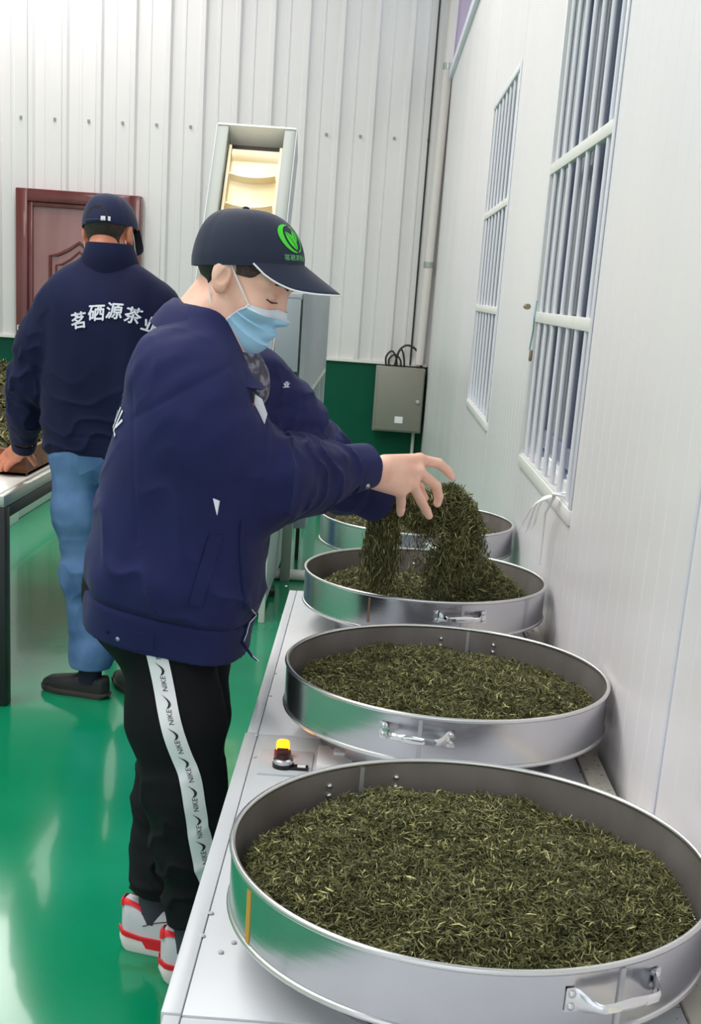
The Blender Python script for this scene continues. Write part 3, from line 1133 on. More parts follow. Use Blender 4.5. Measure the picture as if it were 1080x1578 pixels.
def loft(P, st, yaw=0.0, piv=(0, 0), n=2.4):
    """stations (z, cx, cy, a, b): rounded-rectangle section, a across the facing, b sideways"""
    st = np.array(st)
    z = np.clip(P[:, 2], st[0, 0], st[-1, 0])
    cx, cy, a, b = (np.interp(z, st[:, 0], st[:, i]) for i in (1, 2, 3, 4))
    u, v = P[:, 0] - cx, P[:, 1] - cy
    c, s = math.cos(yaw), math.sin(yaw)
    u, v = u * c + v * s, -u * s + v * c
    r = ((np.abs(u) / a) ** n + (np.abs(v) / b) ** n + 1e-12) ** (1 / n)
    d = (r - 1) * np.minimum(a, b)
    dz = np.maximum(P[:, 2] - st[-1, 0], st[0, 0] - P[:, 2])
    return smax(d, dz, .02)


def smooth_st(st, n=6):
    return [tuple(p) for p in catmull(st, n)]


def sdf_mesh(f, lo, hi, h, chunk=600000):
    lo, hi = np.array(lo, float), np.array(hi, float)
    S = 6
    nb = np.ceil((hi - lo) / (h * S)).astype(int)
    gx, gy, gz = (np.arange(n) for n in nb)
    G = np.stack(np.meshgrid(gx, gy, gz, indexing='ij'), -1).reshape(-1, 3)
    cen = lo + (G * S + (S - 1) / 2) * h
    dc = np.concatenate([f(cen[i:i + chunk]) for i in range(0, len(cen), chunk)])
    keep = np.abs(dc) < S * h * 1.25
    bgv = 3 * h
    dense = np.where(dc < 0, -bgv, bgv).astype(np.float32).reshape(nb)
    dense = np.repeat(np.repeat(np.repeat(dense, S, 0), S, 1), S, 2).reshape(nb[0], S, nb[1], S, nb[2], S)
    K = G[keep]
    off = np.stack(np.meshgrid(np.arange(S), np.arange(S), np.arange(S), indexing='ij'), -1).reshape(-1, 3)
    bs = max(1, chunk // S ** 3)
    for i in range(0, len(K), bs):
        kk = K[i:i + bs]
        P = lo + (kk[:, None] * S + off[None]).reshape(-1, 3) * h
        d = f(P).reshape(len(kk), S, S, S)
        dense[kk[:, 0], :, kk[:, 1], :, kk[:, 2], :] = np.clip(d, -bgv, bgv)
    dense = dense.reshape(nb * S)
    g = openvdb.FloatGrid(bgv)
    g.copyFromArray(np.ascontiguousarray(dense))
    V, F = g.convertToQuads(isovalue=0.0)
    return V * h + lo, F[:, ::-1]


def sdf_obj(name, f, lo, hi, h, m, parent):
    V, F = sdf_mesh(f, lo, hi, h)
    return np_obj(name, V, F, m, parent)


def bvh_of(*objs):
    vs, fs, off = [], [], 0
    for o in objs:
        me = o.data
        v = np.empty(len(me.vertices) * 3, np.float32)
        me.vertices.foreach_get('co', v)
        vs += v.reshape(-1, 3).tolist()
        fs += [[i + off for i in p.vertices] for p in me.polygons]
        off = len(vs)
    return BVHTree.FromPolygons(vs, fs)


def press(bvh, p, d, lift, dist=.6):
    """push a point along d onto a surface"""
    p, d = Vector(p), Vector(d)
    hit, nor, idx, dd = bvh.ray_cast(p, d, dist)
    if hit is None:
        hit, nor, idx, dd = bvh.find_nearest(p + d * dist * .5)
    if nor.dot(d) > 0:
        nor = -nor
    return hit - d * lift


def text_geo(s, size, bold=0.0, shear=0.0):
    cu = bpy.data.curves.new('lettering', 'FONT')
    cu.body = s
    cu.size = size
    cu.align_x = 'CENTER'
    cu.align_y = 'CENTER'
    cu.shear = shear
    cu.resolution_u = 3
    o = bpy.data.objects.new('lettering', cu)
    C.objects.link(o)
    dg = bpy.context.evaluated_depsgraph_get()
    me = bpy.data.meshes.new_from_object(o.evaluated_get(dg))
    V = np.array([v.co[:2] for v in me.vertices]).reshape(-1, 2)
    F = [list(p.vertices) for p in me.polygons]
    if bold:
        n0 = len(V)
        sh = [(0, 0), (bold, 0), (-bold, 0), (0, bold), (0, -bold)]
        F = [[q + i * n0 for q in f] for i in range(5) for f in F]
        V = np.concatenate([V + np.array(d) for d in sh])
    bpy.data.objects.remove(o)
    bpy.data.meshes.remove(me)
    bpy.data.curves.remove(cu)
    return V, F


def rot(yaw, pitch, roll=0):
    return np.array((Matrix.Rotation(yaw, 3, 'Z') @ Matrix.Rotation(pitch, 3, 'Y') @ Matrix.Rotation(roll, 3, 'X')))


M['skin'] = mat('skin', (250, 204, 182), .5, noise=(22, (244, 186, 164), .35, .7, (1, 1, 1)))
M['skin'].node_tree.nodes['Principled BSDF'].inputs['Subsurface Weight'].default_value = .12
M['skin'].node_tree.nodes['Principled BSDF'].inputs['Subsurface Radius'].default_value = (.010, .004, .002)
M['skin2'] = mat('tanned_skin', (206, 138, 108), .5, noise=(22, (190, 118, 92), .35, .7, (1, 1, 1)))
M['hair'] = mat('black_hair', (28, 24, 24), .55, bump=(260, .5, .002, (1, 1, .25)))
M['hair2'] = mat('cropped_brown_black_hair', (62, 50, 44), .65, noise=(120, (40, 34, 32), .35, .65, (1, 1, 1)))
M['stubble'] = mat('short_dark_sideburn', (84, 62, 56), .7, noise=(140, (56, 42, 40), .35, .65, (1, 1, 1)))
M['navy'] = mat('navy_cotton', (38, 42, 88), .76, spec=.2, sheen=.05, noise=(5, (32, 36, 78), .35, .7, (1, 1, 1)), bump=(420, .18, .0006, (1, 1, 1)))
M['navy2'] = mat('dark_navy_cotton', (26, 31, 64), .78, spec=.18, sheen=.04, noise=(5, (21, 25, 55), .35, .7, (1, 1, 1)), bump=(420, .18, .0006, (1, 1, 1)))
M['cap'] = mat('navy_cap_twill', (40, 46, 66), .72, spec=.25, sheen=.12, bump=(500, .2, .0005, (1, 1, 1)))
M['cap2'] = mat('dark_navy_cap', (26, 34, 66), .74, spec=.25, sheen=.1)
M['black_cloth'] = mat('black_track_cloth', (25, 25, 29), .8, spec=.2, bump=(300, .15, .0006, (1, 1, 1)))
M['denim'] = mat('blue_denim', (100, 132, 176), .8, spec=.15, noise=(9, (66, 96, 142), .35, .7, (1, 1, .6)), bump=(380, .25, .0006, (1, 1, 1)))
M['mask'] = mat('pale_blue_mask', (172, 218, 244), .65, spec=.25, noise=(5, (154, 206, 238), .4, .7, (1, 1, 1)))
M['mask_white'] = mat('white_mask_edge', (226, 234, 244), .6)
M['ear_loop'] = mat('white_ear_loop', (240, 240, 242), .5)
M['white_cloth'] = mat('white_cloth', (222, 224, 232), .6)
M['grey_knit'] = mat('mottled_dark_shirt', (74, 70, 84), .8, noise=(60, (140, 138, 150), .45, .6, (1, 1, 1)))
M['snap'] = mat('pewter_snap', (168, 168, 172), .3, metal=.9)
M['letter'] = mat('white_lettering', (224, 226, 238), .6)
M['ink'] = mat('black_print', (40, 42, 48), .6)
M['stripe'] = mat('white_side_stripe', (250, 248, 252), .6)
M['leaf_green'] = mat('bright_green_embroidery', (70, 214, 50), .5)
M['pale_green'] = mat('pale_green_thread', (110, 176, 122), .6)
M['shoe'] = mat('light_grey_mesh', (206, 206, 212), .6, bump=(160, .2, .0008, (1, 1, 1)))
M['sole'] = mat('white_rubber', (238, 228, 226), .5)
M['red'] = mat('red_trim', (222, 34, 48), .45)
M['sock'] = mat('dark_grey_sock', (58, 60, 70), .8)
M['shoe_black'] = mat('black_shoe', (36, 34, 38), .5)
M['sole_dark'] = mat('dark_rubber', (70, 62, 60), .6)
M['zip_red'] = mat('red_zip_pull', (176, 52, 44), .4)


# ---- head, in its own frame: x forward, y left, z up, origin between the ears
def head_sdf(q):
    d = ell(q, (-.008, 0, .034), (.098, .075, .088))
    d = smin(d, ell(q, (.032, 0, -.035), (.064, .061, .085)), .04)
    d = smin(d, ell(q, (.058, 0, -.098), (.033, .036, .026)), .035)
    d = smin(d, rcone(q, np.array((-.01, -.048, -.06)), np.array((.055, -.022, -.104)), .022, .018), .03)
    d = smin(d, rcone(q, np.array((-.01, .048, -.06)), np.array((.055, .022, -.104)), .022, .018), .03)
    qa = np.c_[q[:, 0], np.abs(q[:, 1]), q[:, 2]]
    d = smin(d, ell(qa, (.062, .043, -.030), (.028, .024, .022)), .025)
    d = smin(d, rcone(qa, np.array((.083, .008, .024)), np.array((.068, .050, .022)), .012, .010), .018)
    d = smax(d, -ell(qa, (.099, .033, .002), (.015, .019, .013)), .014)
    # closed lids
    d = smin(d, ell(qa, (.0755, .032, .000), (.0145, .0165, .0125)), .004)
    lid = np.abs(qa[:, 2] + .0065 - .9 * (qa[:, 1] - .032) ** 2 * 14 + .000) + np.maximum(0, np.abs(qa[:, 1] - .032) - .015) + np.maximum(0, .07 - q[:, 0])
    d = d + .0022 * np.exp(-(lid / .0014) ** 2)
    d = smin(d, rcone(q, np.array((.088, 0, .010)), np.array((.106, 0, -.034)), .0085, .0115), .012)
    d = smin(d, ell(qa, (.095, .012, -.040), (.012, .009, .009)), .008)
    d = smin(d, ell(q, (.088, 0, -.072), (.014, .024, .012)), .012)
    d = d + .002 * np.exp(-((q[:, 2] + .073) / .0016) ** 2) * (np.abs(q[:, 1]) < .022) * (q[:, 0] > .08)
    # ears
    e = ell(qa, (-.012, .080, -.002), (.020, .010, .031), np.array(Matrix.Rotation(-.25, 3, 'Y')))
    e = smax(e, -ell(qa, (-.004, .092, .001), (.0125, .0105, .0205)), .004)
    e = smin(e, rcone(qa, np.array((-.010, .086, .012)), np.array((-.016, .086, -.012)), .0035, .003), .003)
    e = smin(e, ell(qa, (-.005, .078, -.028), (.010, .007, .010)), .01)
    return smin(d, e, .008)


def wr_sine(P, d, f, seed):
    return snoise(P * np.array(d), seed, f)


def cap_parts(hm0, parent, mcap, person, logo=False, strap=False, tip=24.0, dz=0.0):
    """hm0(head points) -> world; crown, visor, button; the cap sits tipped back on the head"""
    cap = empty('cap')
    cap.parent = parent
    RB = np.array(Matrix.Rotation(-math.radians(tip), 3, 'Y'))

    def hm(q):
        return hm0(np.asarray(q) @ RB.T + np.array((.0, 0, dz)))

    def rim_z(x):
        return .020 + .05 * x
    nt, np_ = 72, 16

    def crown_pt(th, s, off=0.0):
        ca, sa = math.cos(th), math.sin(th)
        ph = s * PI / 2
        e = .64
        ra = math.cos(ph) ** e if s < 1 else 0.0
        seam = .0012 * math.exp(-((((th / (PI / 3)) - round(th / (PI / 3))) * (PI / 3)) / .025) ** 2)
        a = .116 + off - seam
        b = .0905 + off - seam
        x = .008 + a * ca * ra - .010 * math.sin(ph) ** 3
        y = b * sa * ra
        zb = rim_z(.008 + a * ca)
        top = .128 + off - seam
        z = zb * (1 - math.sin(ph) ** 1.1) + top * math.sin(ph) ** 1.1
        if s < .12:      # band drawn in a little
            x *= 1 - .015 * (1 - s / .12)
            y *= 1 - .015 * (1 - s / .12)
        return (x, y, z)
    V, F = [], []
    for layer, off in ((0, 0.0), (1, -.0028)):
        base = len(V)
        for i in range(np_):
            for k2 in range(nt):
                V.append(crown_pt(2 * PI * k2 / nt, i / np_, off))
        V.append(crown_pt(0, 1.0, off))
        for i in range(np_ - 1):
            for k2 in range(nt):
                q = (base + i * nt + k2, base + i * nt + (k2 + 1) % nt, base + (i + 1) * nt + (k2 + 1) % nt, base + (i + 1) * nt + k2)
                F.append(q if layer == 0 else q[::-1])
        for k2 in range(nt):
            q = (base + (np_ - 1) * nt + k2, base + (np_ - 1) * nt + (k2 + 1) % nt, base + np_ * nt)
            F.append(q if layer == 0 else q[::-1])
    half = np_ * nt + 1
    for k2 in range(nt):
        F.append((k2, half + k2, half + (k2 + 1) % nt, (k2 + 1) % nt))
    crown = mesh_obj('crown', hm(np.array(V)), F, mcap, cap, smooth=True, auto=1.0)
    bm = bmesh.new()
    bmesh.ops.create_uvsphere(bm, u_segments=12, v_segments=8, radius=.007)
    for v in bm.verts:
        v.co.z *= .6
        v.co = Vector(hm(np.array([[v.co.x - .002, v.co.y, v.co.z + .129]]))[0])
    bm_obj('button', bm, mcap, crown, smooth=True)
    # visor
    TH = math.radians(66)
    ns, nv = 33, 9
    V, F = [], []

    def vis(s, t, off):
        th = s * TH
        x0_ = .010 + .112 * math.cos(th)
        y0_ = .089 * math.sin(th)
        z0_ = rim_z(x0_) + .004
        ext = .082 * max(0, math.cos(s * PI / 2)) ** .62
        x = x0_ + ext * t * (1 - .06 * s * s)
        y = y0_ * (1 + .06 * t)
        z = z0_ - .46 * ext * t - (.012 * t * ext / .08 + .024 * t * ext / .08 * s * s) * 1.0 - 1.6 * y * y * t * min(1, ext / .05)
        return (x, y, z + off)
    for off in (.0016, -.0016):
        for i in range(ns):
            for j in range(nv):
                V.append(vis(-1 + 2 * i / (ns - 1), j / (nv - 1), off))
    hv = ns * nv
    for i in range(ns - 1):
        for j in range(nv - 1):
            a = i * nv + j
            F.append((a, a + nv, a + nv + 1, a + 1))
            F.append((hv + a, hv + a + 1, hv + a + nv + 1, hv + a + nv))
        a = i * nv + nv - 1
        F.append((a, a + nv, hv + a + nv, hv + a))
    visor = mesh_obj('visor', hm(np.array(V)), F, mcap, cap, smooth=True, auto=1.2)
    edge = [Vector(p) for p in hm(np.array([vis(-1 + 2 * i / 40, 1.0, 0) for i in range(41)]))]
    tube('piping', edge, .0019, M['ear_loop'] if logo else mcap, visor, 6)
    if strap:
        # rear opening with its strap and buckle
        o_ = []
        for th in np.linspace(PI - .42, PI + .42, 13):
            o_.append(crown_pt(th, .04, .002))
        bm = bmesh.new()
        add_tube(bm, [Vector(p) for p in hm(np.array(o_))], .006, 6)
        bm_obj('strap', bm, mcap, cap, smooth=True)
        arc = []
        for u in np.linspace(0, PI, 15):
            arc.append(crown_pt(PI + .46 * math.cos(u), .05 + .30 * math.sin(u), .0035))
        bm = bmesh.new()
        ws = hm(np.array(arc))
        vs = [bm.verts.new(p) for p in ws]
        bm.faces.new(vs)
        bm_obj('rear_opening', bm, M['hair'], crown)
        for th, w in ((PI + .26, .075), (PI + .46, .04)):
            bm = bmesh.new()
            ps = []
            for (dt, ds) in ((-w, .0), (w, .0), (w, .085), (-w, .085)):
                ps.append(crown_pt(th + dt, .03 + ds, .008))
            ps2 = [crown_pt(th + dt, .03 + ds, .004) for (dt, ds) in ((-w, .0), (w, .0), (w, .085), (-w, .085))]
            vs = [bm.verts.new(p) for p in hm(np.array(ps + ps2))]
            for f_ in ((0, 1, 2, 3), (7, 6, 5, 4), (0, 4, 5, 1), (1, 5, 6, 2), (2, 6, 7, 3), (3, 7, 4, 0)):
                bm.faces.new([vs[q] for q in f_])
            bm_obj('buckle', bm, M['white_cloth'], cap)
    return cap, crown, hm


def mask_parts(hm, parent, side=(-1, 1)):
    mk = empty('face_mask')
    mk.parent = parent
    nu, nv = 41, 33
    ths = np.linspace(-1, 1, nu)
    vs_ = np.linspace(0, 1, nv)
    G = np.zeros((nu, nv, 3))
    # march from outside towards the face
    org, dirs = [], []
    for u in ths:
        for v in vs_:
            th = u * math.radians(50 + 22 * v)
            zt = -.016 - .010 * abs(u) ** 1.5
            zb = -.132 + .040 * abs(u) ** 2
            z = zt + (zb - zt) * v
            org.append((.022 - .02 * abs(u), 0, z))
            tilt = -.35 * max(0, v - .72) / .28
            dirs.append((math.cos(th), math.sin(th), tilt))
    org, dirs = np.array(org), np.array(dirs)
    dirs /= np.linalg.norm(dirs, axis=1, keepdims=True)
    r = np.full(len(org), .20)
    for _ in range(40):
        r = np.clip(r - .8 * head_sdf(org + dirs * r[:, None]), .060, .20)
    r = r.reshape(nu, nv)
    # cloth bridges hollows
    for _ in range(6):
        rs = r.copy()
        rs[1:-1, 1:-1] = (r[:-2, 1:-1] + r[2:, 1:-1] + r[1:-1, :-2] + r[1:-1, 2:]) / 4
        r = np.maximum(r, rs)
    for i, u in enumerate(ths):
        for j, v in enumerate(vs_):
            pl = 0
            if .12 < v < .98:
                s = (v - .12) / .26
                fr = s - math.floor(s)
                pl = .0075 * (1 - fr) ** 1.5 * (1 - .45 * abs(u)) if s < 3.2 else 0
            puff = .001 * math.sin(PI * v) * (1 - u * u)
            r[i, j] += .0035 + pl + puff
    P = org + dirs * r.reshape(-1)[:, None]
    V = hm(P)
    inner = hm(org + dirs * (r.reshape(-1) - .0012)[:, None])
    F = []
    for i in range(nu - 1):
        for j in range(nv - 1):
            a = i * nv + j
            F.append((a, a + 1, a + nv + 1, a + nv))
    n0 = len(V)
    allV = np.concatenate([V, inner])
    F2 = F + [tuple(q + n0 for q in f[::-1]) for f in F]
    jt = 4       # white top border rows
    top = [f for k2, f in enumerate(F) if (k2 % (nv - 1)) < jt]
    rest = [f for k2, f in enumerate(F) if (k2 % (nv - 1)) >= jt]
    mesh_obj('mask_cloth', allV, rest + [tuple(q + n0 for q in f[::-1]) for f in rest], M['mask'], mk, smooth=True, auto=.9)
    mesh_obj('nose_band', allV, top + [tuple(q + n0 for q in f[::-1]) for f in top], M['mask_white'], mk, smooth=True, auto=.9)
    for iu, sg in ((0, -1), (nu - 1, 1)):
        bm = bmesh.new()
        add_tube(bm, [Vector(V[iu * nv + j]) for j in range(nv)], .0022, 6)
        bm_obj('side_binding', bm, M['mask_white'], mk, smooth=True)
        for j, tip in ((1, (-.012, sg * .078, .030)), (nv - 3, (-.028, sg * .074, -.036))):
            a = P[iu * nv + j]
            b = np.array(tip)
            mid = (a + b) / 2
            # lift over the cheek
            for _ in range(20):
                if head_sdf(mid[None])[0] < .004:
                    mid[1] += sg * .003
            bm = bmesh.new()
            add_tube(bm, [Vector(p) for p in hm(np.array(catmull([a, mid, b], 5)))], .0019, 6)
            bm_obj('ear_loop', bm, M['ear_loop'], mk, smooth=True)
    return mk


def hair_obj(hm_inv, hm, lo, hi, parent, m, h, name='hair', burn=False):
    def f(P):
        q = hm_inv(P)
        d = smin(ell(q, (-.010, 0, .032), (.1035, .0795, .090)), np.maximum(head_sdf(q) - .0045, -.09 - q[:, 2]), .003)
        # hairline: back of the head and round the ears, short sideburn
        back = q[:, 0] + .035 + .0 * q[:, 2]
        low = -.055 - q[:, 2] - .35 * (q[:, 0] + .06)
        reg = np.maximum(back, low)
        side = smax(np.abs(q[:, 0] - .030 - .25 * q[:, 2]) - .022, -.006 - q[:, 2], .012)
        upper = -q[:, 2] + .028
        reg = np.minimum(reg, np.maximum(upper, q[:, 0] - .04))
        if burn:
            reg = smax(np.abs(q[:, 0] - .022 - .5 * (q[:, 2] - .02)) - .023, .012 + .25 * (q[:, 0] - .02) - q[:, 2], .008)
        ear = ell(np.c_[q[:, 0], np.abs(q[:, 1]), q[:, 2]], (-.012, .080, -.004), (.027, .02, .040))
        d = smax(d, reg, .004)
        d = np.maximum(d, -ear)
        return np.maximum(d, q[:, 2] - .040 - .35 * q[:, 0])
    return sdf_obj(name, f, lo, hi, h, m, parent)


def hand_list(w, mcp, pip, tip, thumb, s=1.0):
    """segments (a, b, ra, rb, k) of one hand; w wrist centre"""
    L = []
    r0 = (.0122, .0128, .0124, .0116)
    for m_, p, t, r in zip(mcp, pip, tip, r0):
        dip = p + (t - p) * .55 + (p - m_) * .10
        L.append((m_, p, r * s * 1.05, r * s * .95, .004))
        L.append((p, dip, r * s * .95, r * s * .86, .003))
        L.append((dip, t, r * s * .86, r * s * .74, .003))
    palm = []
    for i, m_ in enumerate(mcp):
        a = w + (m_ - w) * .10
        palm.append((a + (m_ - mcp[1]) * .45, m_, .0195 * s, .0140 * s, .016))
    for i in range(3):
        palm.append((mcp[i], mcp[i + 1], .0115 * s, .0115 * s, .010))
    th = []
    for a, b, ra, rb in zip(thumb[:-1], thumb[1:], (.0175, .0120, .0110), (.0120, .0110, .0085)):
        th.append((a, b, ra * s, rb * s, .008))
    return palm, L, th


def hand_sdf(P, H):
    palm, fing, th = H
    d = None
    for a, b, ra, rb, k in palm:
        e = rcone(P, a, b, ra, rb)
        d = e if d is None else smin(d, e, k)
    for i in range(0, 12, 3):
        e = None
        for a, b, ra, rb, k in fing[i:i + 3]:
            g = rcone(P, a, b, ra, rb)
            e = g if e is None else smin(e, g, k)
        d = smin(d, e, .005)
    e = None
    for a, b, ra, rb, k in th:
        g = rcone(P, a, b, ra, rb)
        e = g if e is None else smin(e, g, k)
    return smin(d, e, .008)


def nail(parent, tip, prev, out, m, s=1.0):
    """small curved nail plate near a fingertip"""
    d = Vector(tip - prev).normalized()
    o = Vector(out)
    o = (o - d * o.dot(d)).normalized()
    sd = d.cross(o)
    V, F = [], []
    for i, t in enumerate((-.004, .001, .0065)):
        for u in (-1, -.4, .4, 1):
            V.append(Vector(tip) + d * t * s + sd * (u * .0046 * s) + o * ((.0074 - .0022 * abs(u) ** 2) * s * (1, 1, .86)[i]))
    for i in range(2):
        for j in range(3):
            a = i * 4 + j
            F.append((a, a + 1, a + 5, a + 4))
    return mesh_obj('fingernail', V, F, m, parent, smooth=True)


M['nail'] = mat('fingernail', (236, 186, 168), .3)


# ---- shoes: loft with its parts
def shoe(parent, heel, yaw, mats, L=.275, sneaker=True):
    sh = empty('shoe')
    sh.parent = parent
    R = Matrix.Translation(Vector(heel)) @ Matrix.Rotation(yaw, 4, 'Z')
    X = np.linspace(0, 1, 23)

    def wid(x):
        return .030 + .0105 * math.sin(PI * min(1, x * 1.1)) + .012 * math.exp(-((x - .70) / .2) ** 2) if x < .9 else .045 * math.sqrt(max(0.0, 1 - ((x - .9) / .1) ** 2)) * .93

    def endr(x):
        return math.sqrt(max(.04, 1 - (1 - x / .07) ** 2)) if x < .07 else 1.0

    def hgt(x):
        pts = [(0, .076), (.04, .088), (.12, .080), (.22, .071), (.36, .080), (.46, .078), (.62, .055), (.8, .040), (.93, .034), (1, .012)] if sneaker else \
              [(0, .062), (.05, .070), (.14, .064), (.3, .062), (.42, .066), (.6, .050), (.8, .040), (.93, .032), (1, .012)]
        return float(np.interp(x, [p[0] for p in pts], [p[1] for p in pts]))
    SZ = .040 if sneaker else .022
    na = 13

    def up(x, k2, inf=0.0):
        a = PI * k2 / (na - 1)
        w = wid(x) * endr(x)
        c = math.cos(a)
        s = math.sin(a)
        y = (w + inf) * math.copysign(abs(c) ** .6, c)
        z = SZ - .004 + (hgt(x) + inf) * s ** .75
        xs = x * L + (.016 * (1 - s) * (x < .12) * 0) - (.010 * (z / .09) if x < .1 else 0) * 0
        return Vector((xs - inf * (x < .05), y, z))
    V = [R @ up(x, k2) for x in X for k2 in range(na)]
    F = []
    for i in range(len(X) - 1):
        for k2 in range(na - 1):
            a = i * na + k2
            F.append((a, a + 1, a + na + 1, a + na))
    F += [tuple(range(na))[::-1], tuple(range(len(V) - na, len(V)))]
    upper = mesh_obj('upper', V, F, mats['upper'], sh, smooth=True, auto=1.0)
    # sole
    n = 40
    out = []
    for i in range(n + 1):
        x = i / n
        out.append((x * L, wid(x) * endr(x) + .004))
    loop = [(x, y) for x, y in out] + [(x, -y) for x, y in out[::-1]]
    bm = bmesh.new()
    rings = []
    for z, sc, hx in ((.0, .93, .012), (.006, .99, .004), (SZ * .7, 1.02, -.004), (SZ, 1.0, 0)):
        ring = []
        for x, y in loop:
            toe = .012 * max(0, (x / L - .8) / .2) ** 2
            xx = x
            if x / L < .1:
                xx = x + hx * (1 - x / L / .1)
            ring.append(bm.verts.new(R @ Vector((xx, y * sc, z + (toe if z < .02 else toe * .4)))))
        rings.append(ring)
    m_ = len(loop)
    for a, b in zip(rings, rings[1:]):
        for k2 in range(m_):
            bm.faces.new((a[k2], a[(k2 + 1) % m_], b[(k2 + 1) % m_], b[k2]))
    bm.faces.new(rings[0][::-1])
    bm.faces.new(rings[-1])
    sole = bm_obj('sole', bm, mats['sole'], sh, smooth=True)
    if sneaker:
        # red band above the sole at the back and sides, red heel tab
        for sg in (-1, 1):
            V, F = [], []
            xs = np.linspace(.0, .60, 17)
            for x in xs:
                w = wid(x) * endr(x) + .0062
                zl = .034 + .006 * max(0, 1 - x / .2)
                zh = .043 + .009 * max(0, 1 - x / .2)
                if .26 < x < .54:
                    zl = .018
                if x > .5:
                    zh = .038
                for z in (zl, zh):
                    V.append(R @ Vector((x * L - .005 * (x < .03), sg * w, z)))
                    V.append(R @ Vector((x * L - .005 * (x < .03), sg * (w - .006), z)))
            for i in range(len(xs) - 1):
                a = 4 * i
                for p, q in ((0, 2), (2, 3), (3, 1), (1, 0)):
                    F.append((a + p, a + q, a + 4 + q, a + 4 + p))
            F += [(0, 1, 3, 2), (len(V) - 4, len(V) - 2, len(V) - 1, len(V) - 3)]
            mesh_obj('red_band', V, F, M['red'], sole)
        V, F = [], []
        xs = np.linspace(0, .20, 8)
        for sg in (0, 1):
            base = len(V)
            for x in xs:
                for q in np.linspace(0, 1, 5):
                    lo_ = 3.0 + .9 * math.sin(x / .20 * 2.6)
                    k2 = lo_ + (5.1 - lo_) * q
                    k2 = min(k2, 5.4)
                    kk = k2 if sg == 0 else na - 1 - k2
                    V.append(R @ up(x, kk, .0022))
            for i in range(7):
                for j in range(4):
                    a = base + i * 5 + j
                    F.append((a, a + 1, a + 6, a + 5))
        V0 = len(V)
        for q in np.linspace(3.0, 9.0, 9):
            V.append(R @ (up(0, q, .003)))
            V.append(R @ (up(.03, q, .003)))
        for i in range(8):
            a = V0 + 2 * i
            F.append((a, a + 1, a + 3, a + 2))
        mesh_obj('heel_tab', V, F, M['red'], upper, smooth=True)
        for sg in (-1, 1):
            bm = bmesh.new()
            kk = 4.0 if sg < 0 else 8.0
            add_tube(bm, [R @ up(x, (2.6 if sg < 0 else na - 3.6) + q, .001) for x, q in ((.22, 1.2), (.34, .6), (.46, 0), (.56, -.4))], .0012, 5)
            bm_obj('seam_line', bm, M['ink'], upper, smooth=True)
    return sh


